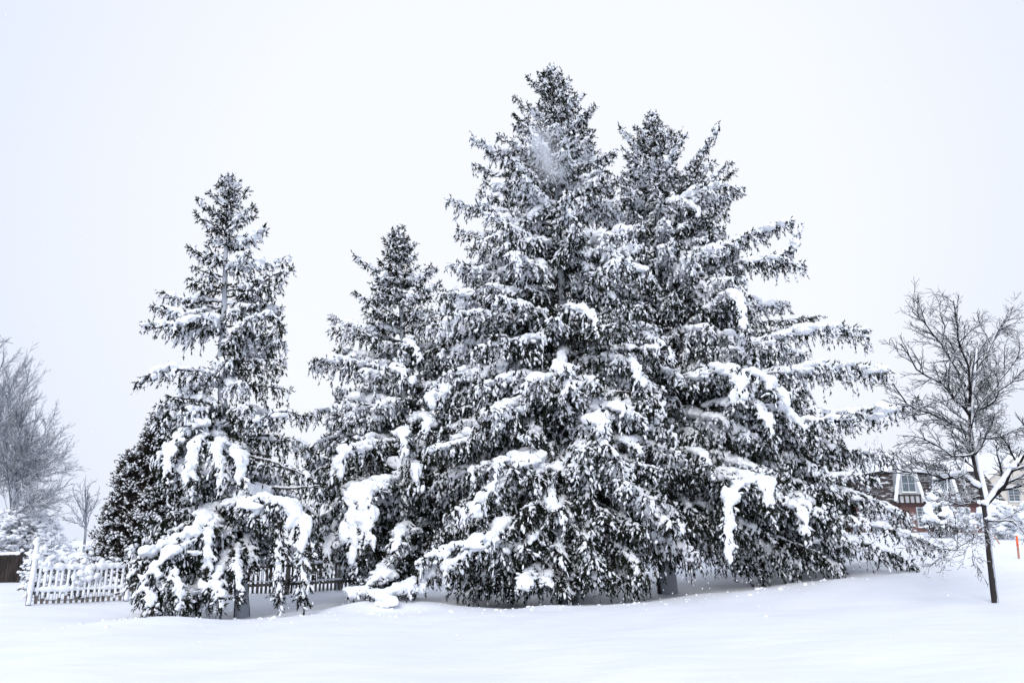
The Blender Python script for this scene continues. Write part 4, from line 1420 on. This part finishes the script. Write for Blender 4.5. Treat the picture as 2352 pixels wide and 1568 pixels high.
def tudor_house():
    Y = 62.0
    rng = np.random.default_rng(501)

    def X(px): return at(px, 1150, Y)[0]
    def Zp(py): return at(2120, py, Y)[2]
    x0, x1 = X(2022), X(2300)
    g = gz(x0 + 3, Y)
    loc = np.array([(x0 + x1) / 2, Y, g])
    root = thing('tudor_house', 'red brick house with dark mansard roof and white timbered dormers behind the bare tree', 'house', loc)
    zb, zm, zt = g - 0.4, Zp(1153), Zp(1080)
    a = Acc()
    box(a, (x0 + 0.1, Y, zb), (x1 - 0.1, Y + 8, zm))
    a.build('wall', M_BRICK, root, loc)
    a = Acc()        # steep lower roof with shingles
    dp = 0.85
    v = [(x0 - 0.2, Y - 0.35, zm), (x1 + 0.2, Y - 0.35, zm), (x1 - dp + 0.2, Y + dp, zt), (x0 + dp - 0.2, Y + dp, zt),
         (x0 - 0.2, Y + 8.4, zm), (x1 + 0.2, Y + 8.4, zm), (x1 - dp + 0.2, Y + 8 - dp, zt), (x0 + dp - 0.2, Y + 8 - dp, zt)]
    a.add(v, [(0, 1, 2, 3), (1, 5, 6, 2), (5, 4, 7, 6), (4, 0, 3, 7), (3, 2, 6, 7), (0, 4, 5, 1)], 0, False)
    rf = a.build('roof', M_SHINGLE, root, loc)
    s = Acc()        # thick snow on the upper roof
    zr = zt + 1.15
    xa, xb = x0 + dp - 0.5, x1 - dp + 0.5
    nx, ny = 40, 14
    gx, gy = np.meshgrid(np.linspace(xa, xb, nx), np.linspace(Y + dp - 0.45, Y + 8 - dp + 0.4, ny))
    v_ = (gy - gy.min()) / (gy.max() - gy.min())
    ex = np.minimum((gx - xa), (xb - gx)) / 1.6
    hh = np.minimum(1 - np.abs(2 * v_ - 1), ex) .clip(0, 1) ** 0.8
    top = zt + 0.22 + (zr - zt) * hh + 0.03 * np.sin(gx * 2.3) + rng.normal(0, 0.012, gx.shape)
    edge = (v_ < 1e-6) | (v_ > 1 - 1e-6) | (ex < 1e-6)
    top[edge] = zt - 0.02
    idx = np.arange(nx * ny).reshape(ny, nx)
    s.add(np.stack([gx, gy, top], -1), np.stack([idx[:-1, :-1], idx[:-1, 1:], idx[1:, 1:], idx[1:, :-1]], -1).reshape(-1, 4), 0, True)
    s.build('roof_snow', M_SNOW, rf, loc)
    # dormers: steep timbered gables
    for pl, pr, pa in ((2052, 2112, 2078), (2136, 2192, 2160)):
        xl, xr, xm = X(pl), X(pr), X(pa + 4)
        wtop = 0.42
        yb = Y - 0.55
        zl, zh = zm - 0.05, Zp(1068)
        a = Acc()
        prism(a, [(xl, zl), (xr, zl), (xm + wtop, zh), (xm - wtop, zh)], yb, Y + 2.2)
        dm = a.build('dormer', M_STUCCO, root, loc)
        tb = Acc()
        for i in range(5):
            f = (i + 0.5) / 5
            xx = xl + (xr - xl) * f
            box(tb, (xx - 0.06, yb - 0.03, zl), (xx + 0.06, yb - 0.003, zl + 0.50))
        box(tb, (xl, yb - 0.034, zl + 0.5), (xr, yb - 0.003, zl + 0.62))
        tb.build('timbers', M_TIMBER, dm, loc)
        sn = Acc()       # bargeboards heaped with snow
        for (sx, tx) in ((xl - 0.1, xm - wtop - 0.05), (xr + 0.1, xm + wtop + 0.05)):
            P = np.array([[sx + (tx - sx) * k, yb - 0.02, zl + 0.1 + (zh - zl) * k] for k in np.linspace(0, 1, 14)])
            tubes(sn, P[None], np.full((1, 14), 0.13), 7, 0, rng, 0.15)
        P = np.array([[xm - wtop + 2 * wtop * k, yb + 0.5, zh + 0.05] for k in np.linspace(0, 1, 8)])
        tubes(sn, P[None], np.full((1, 8), 0.28), 8, 0, rng, 0.1)
        sn.build('dormer_snow', M_SNOW, dm, loc)
        window(root, loc, (xl + xr) / 2, zl + 0.85, zl + 2.05, 0.95, yb - 0.001, 2, 2)
    for pc, wd in ((2114, 0.72), (2209, 0.85), (2255, 0.85)):
        window(root, loc, X(pc), g + 0.45, zm - 0.45, wd, Y - 0.001, 3 if wd > 0.8 else 2, 6)
    # porch-like dark eave line
    a = Acc()
    box(a, (x0 - 0.25, Y - 0.42, zm - 0.12), (x1 + 0.25, Y - 0.36, zm + 0.03))
    a.build('eave', M_TIMBER, root, loc)


tudor_house()


def beige_house():
    Y = 78.0
    def X(px): return at(px, 1150, Y)[0]
    def Zp(py): return at(2300, py, Y)[2]
    x0, x1 = X(2248), X(2520)
    g = 2.0
    loc = np.array([(x0 + x1) / 2, Y, g])
    root = thing('beige_house', 'pale beige house with snowy gable roof at the far right behind twigs', 'house', loc)
    ze, zp = Zp(1120), Zp(1035)
    xm = (x0 + x1) / 2 - 1
    a = Acc()
    prism(a, [(x0, g - 0.4), (x1, g - 0.4), (x1, ze), (xm, zp), (x0, ze)], Y, Y + 9)
    a.build('wall', M_BEIGE, root, loc)
    a = Acc()
    for sgn, xe in ((-1, x0), (1, x1)):
        dx, dz = xe - xm, ze - zp
        k = 1.06
        v = []
        for yy in (Y - 0.4, Y + 9.4):
            v += [(xm, yy, zp + 0.02), (xm + dx * k, yy, zp + dz * k + 0.02), (xm + dx * k, yy, zp + dz * k + 0.30), (xm, yy, zp + 0.34)]
        f = [(0, 1, 2, 3), (4, 7, 6, 5), (0, 4, 5, 1), (1, 5, 6, 2), (2, 6, 7, 3), (3, 7, 4, 0)]
        a.add(v, f, 0, False)
    a.build('roof_snow', M_SNOW, root, loc)
    window(root, loc, X(2330), g + 3.3, g + 4.4, 1.0, Y - 0.001, 2, 4)


beige_house()

# a little spruce by the house wall, and bushes
t = Spruce('spruce_tree', 'little spruce heaped with snow in front of the brick house wall', 50.0,
           [(2158, 1118), (2159, 1160), (2160, 1236)],
           [(1118, 2156, 2160), (1140, 2145, 2175), (1170, 2135, 2188), (1200, 2127, 2198), (1236, 2125, 2200)], 0.06, 91)
t.fill(0.20, 8, back=0.5, lo=0.3)
_r = t.rng
n = 90
zz = _r.uniform(0.2, 0.92, n)
aa = _r.uniform(math.pi * 0.9, math.pi * 2.1, n)
RR = 1.05 * (1 - zz) + 0.1
pos = t.loc + np.stack([np.cos(aa) * RR, np.sin(aa) * RR, zz * t.H], 1)
r = _r.uniform(0.10, 0.22, n)
blobs(t.snow, pos, r * 1.2, r, r * 0.7, _r)
t.finish()
shrub('bush', 'twiggy bush with little snow against the brick wall, left of the tall window', 2070, 57.0, 100, 1165, 211, 24, 0.0, snowy=0.25)
shrub('bush', 'bare thorny bush dusted with snow at the left corner of the brick house', 2018, 56.0, 90, 1150, 214, 30, 0.0, snowy=0.5)
shrub('bush', 'bare bush dusted with snow between the little spruce and the young tree trunk', 2225, 52.0, 70, 1165, 215, 22, 0.0, snowy=0.5)
shrub('bush', 'tall bare bush dusted with snow in front of the right-hand dormer', 2172, 55.0, 60, 1112, 216, 20, 0.0, snowy=0.5)
shrub('bush', 'rounded evergreen bush under heavy snow, right of the brick house', 2300, 46.0, 100, 1142, 212, 30, 0.5, heap=0.22)
shrub('bush', 'evergreen bush under snow at the right edge, beyond the orange stake', 2375, 44.0, 90, 1150, 213, 26, 0.5, heap=0.2)

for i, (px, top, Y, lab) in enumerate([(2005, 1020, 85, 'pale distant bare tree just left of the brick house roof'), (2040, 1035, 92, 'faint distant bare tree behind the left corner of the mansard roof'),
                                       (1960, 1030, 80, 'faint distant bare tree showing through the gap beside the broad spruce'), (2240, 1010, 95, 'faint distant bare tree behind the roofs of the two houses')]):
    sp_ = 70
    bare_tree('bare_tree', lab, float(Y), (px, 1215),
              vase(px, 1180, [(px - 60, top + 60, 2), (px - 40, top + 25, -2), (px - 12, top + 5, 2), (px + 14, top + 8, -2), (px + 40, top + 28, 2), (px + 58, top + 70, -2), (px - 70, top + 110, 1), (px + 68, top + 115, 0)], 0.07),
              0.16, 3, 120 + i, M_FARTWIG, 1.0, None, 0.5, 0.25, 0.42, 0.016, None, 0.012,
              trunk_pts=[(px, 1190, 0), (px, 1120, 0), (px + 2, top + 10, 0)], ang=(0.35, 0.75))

# ------------------------------------------------------------------ stakes
M_ORANGE = noise_mat('orange_paint', (0.75, 0.09, 0.03), (0.85, 0.16, 0.06), 4, 0.6)
M_RAWWOOD = noise_mat('stained_wood', (0.36, 0.17, 0.12), (0.50, 0.27, 0.20), 5, 0.85)


def stake(name, label, top_px, base_px, Y, wd, painted):
    p0 = at(*base_px, Y)
    p1 = at(*top_px, Y)
    p0[2] = gz(p0[0], Y)
    loc = p0.copy()
    root = thing(name, label, 'stake', loc)
    ax = norm(p1 - p0)
    L = np.linalg.norm(p1 - p0)

    def seg(acc, a, b, w0, w1):
        P = np.array([[p0 + ax * a, p0 + ax * (a + b) / 2, p0 + ax * b]])
        tubes(acc, P, np.array([[w0, (w0 + w1) / 2, w1]]), 4, 0, flat=(1, 0.7))
    a = Acc()
    seg(a, -0.3, L * (0.55 if painted else 1.0), wd, wd * (1.05 if painted else 0.8))
    a.build('shaft', M_RAWWOOD, root, loc)
    if painted:
        a = Acc()
        seg(a, L * 0.55 + 0.002, L * 0.98, wd * 1.08, wd * 1.0)
        seg(a, L * 0.98, L * 1.03, wd, wd * 0.55)
        a.build('painted_top', M_ORANGE, root, loc)
    s = Acc()
    blobs(s, np.array([p1 + Z3 * 0.02]), np.array([wd * 0.9]), np.array([wd * 0.9]), np.array([wd * 0.7]), np.random.default_rng(9))
    s.build('snow_cap', M_SNOW, root, loc)


stake('marker_stake', 'upright stake with bright orange painted top in the snow at the right edge', (2335, 1230), (2340, 1280), 26.0, 0.05, True)
stake('marker_stake', 'bare brown stake leaning in the snow behind the young tree trunk', (2283, 1229), (2297, 1256), 33.0, 0.045, False)

# ------------------------------------------------------------------ snow in the air
rng = np.random.default_rng(777)
n = 2600
Yf = rng.uniform(5, 22, n)
P = np.stack([rng.uniform(-0.75, 0.75, n) * Yf, Yf, rng.uniform(0.1, 14, n) ** 1.0], 1)
P[:, 2] = np.maximum(P[:, 2], ground(P[:, 0], P[:, 1]) + 0.1)
a = Acc()
spindles(a, P, rng.normal(0, 1, (n, 3)), rng.uniform(0.008, 0.02, n), rng.uniform(0.004, 0.009, n), rng, 0, (0.5,), 4)
n = 420
P = np.stack([rng.uniform(-8, 7, n), rng.uniform(16.5, 19.2, n), 0.1 + 4.5 * rng.random(n) ** 1.6], 1)
P[:, 2] += ground(P[:, 0], P[:, 1])
spindles(a, P, rng.normal(0, 1, (n, 3)), rng.uniform(0.02, 0.04, n), rng.uniform(0.008, 0.018, n), rng, 0, (0.5,), 5)
tag(a.build('falling_snow', M_SNOW), 'snowflakes falling through the air', kind='stuff')
# lumps of snow that dropped off the boughs
n = 230
a = Acc()
bx = np.concatenate([rng.uniform(-9.5, 9.5, 215), rng.uniform(-10, 12, 15)])
by = np.concatenate([19.5 + 0.28 * bx[:215].clip(-6, 9) + rng.normal(0, 0.6, 215), rng.uniform(13, 18, 15)])
r = 0.010 + 0.040 * rng.random(n) ** 3
blobs(a, np.stack([bx, by, ground(bx, by) + r * 0.15], 1), r * 1.3, r, r * 0.8, rng, 0, 0.25)
tag(a.build('fallen_snow_lumps', M_SNOW), 'lumps of snow dropped from the boughs onto the lawn', kind='stuff')
a = Acc()
# a puff of powder shaken off the top of the tallest spruce
n = 42000
c = at(1250, 345, 21.8)
q = rng.normal(0, 1, (n, 3)) * np.array([0.12, 0.15, 0.14]) * rng.uniform(0.3, 2.8, (n, 1)) + c
drop = rng.uniform(-0.55, 0.85, n)
q[:, 2] -= drop
q[:, 0] += 0.30 * drop + 0.10 * np.sin(drop * 9) * rng.uniform(0, 1, n) + 0.06 * rng.integers(-2, 3, n)
spindles(a, q, rng.normal(0, 1, (n, 3)), rng.uniform(0.004, 0.012, n), rng.uniform(0.0015, 0.0045, n), rng, 0, (0.5,), 3)
tag(a.build('powder_snow', M_SNOW), 'puff of powder snow blowing off the top of the tallest spruce', kind='stuff')
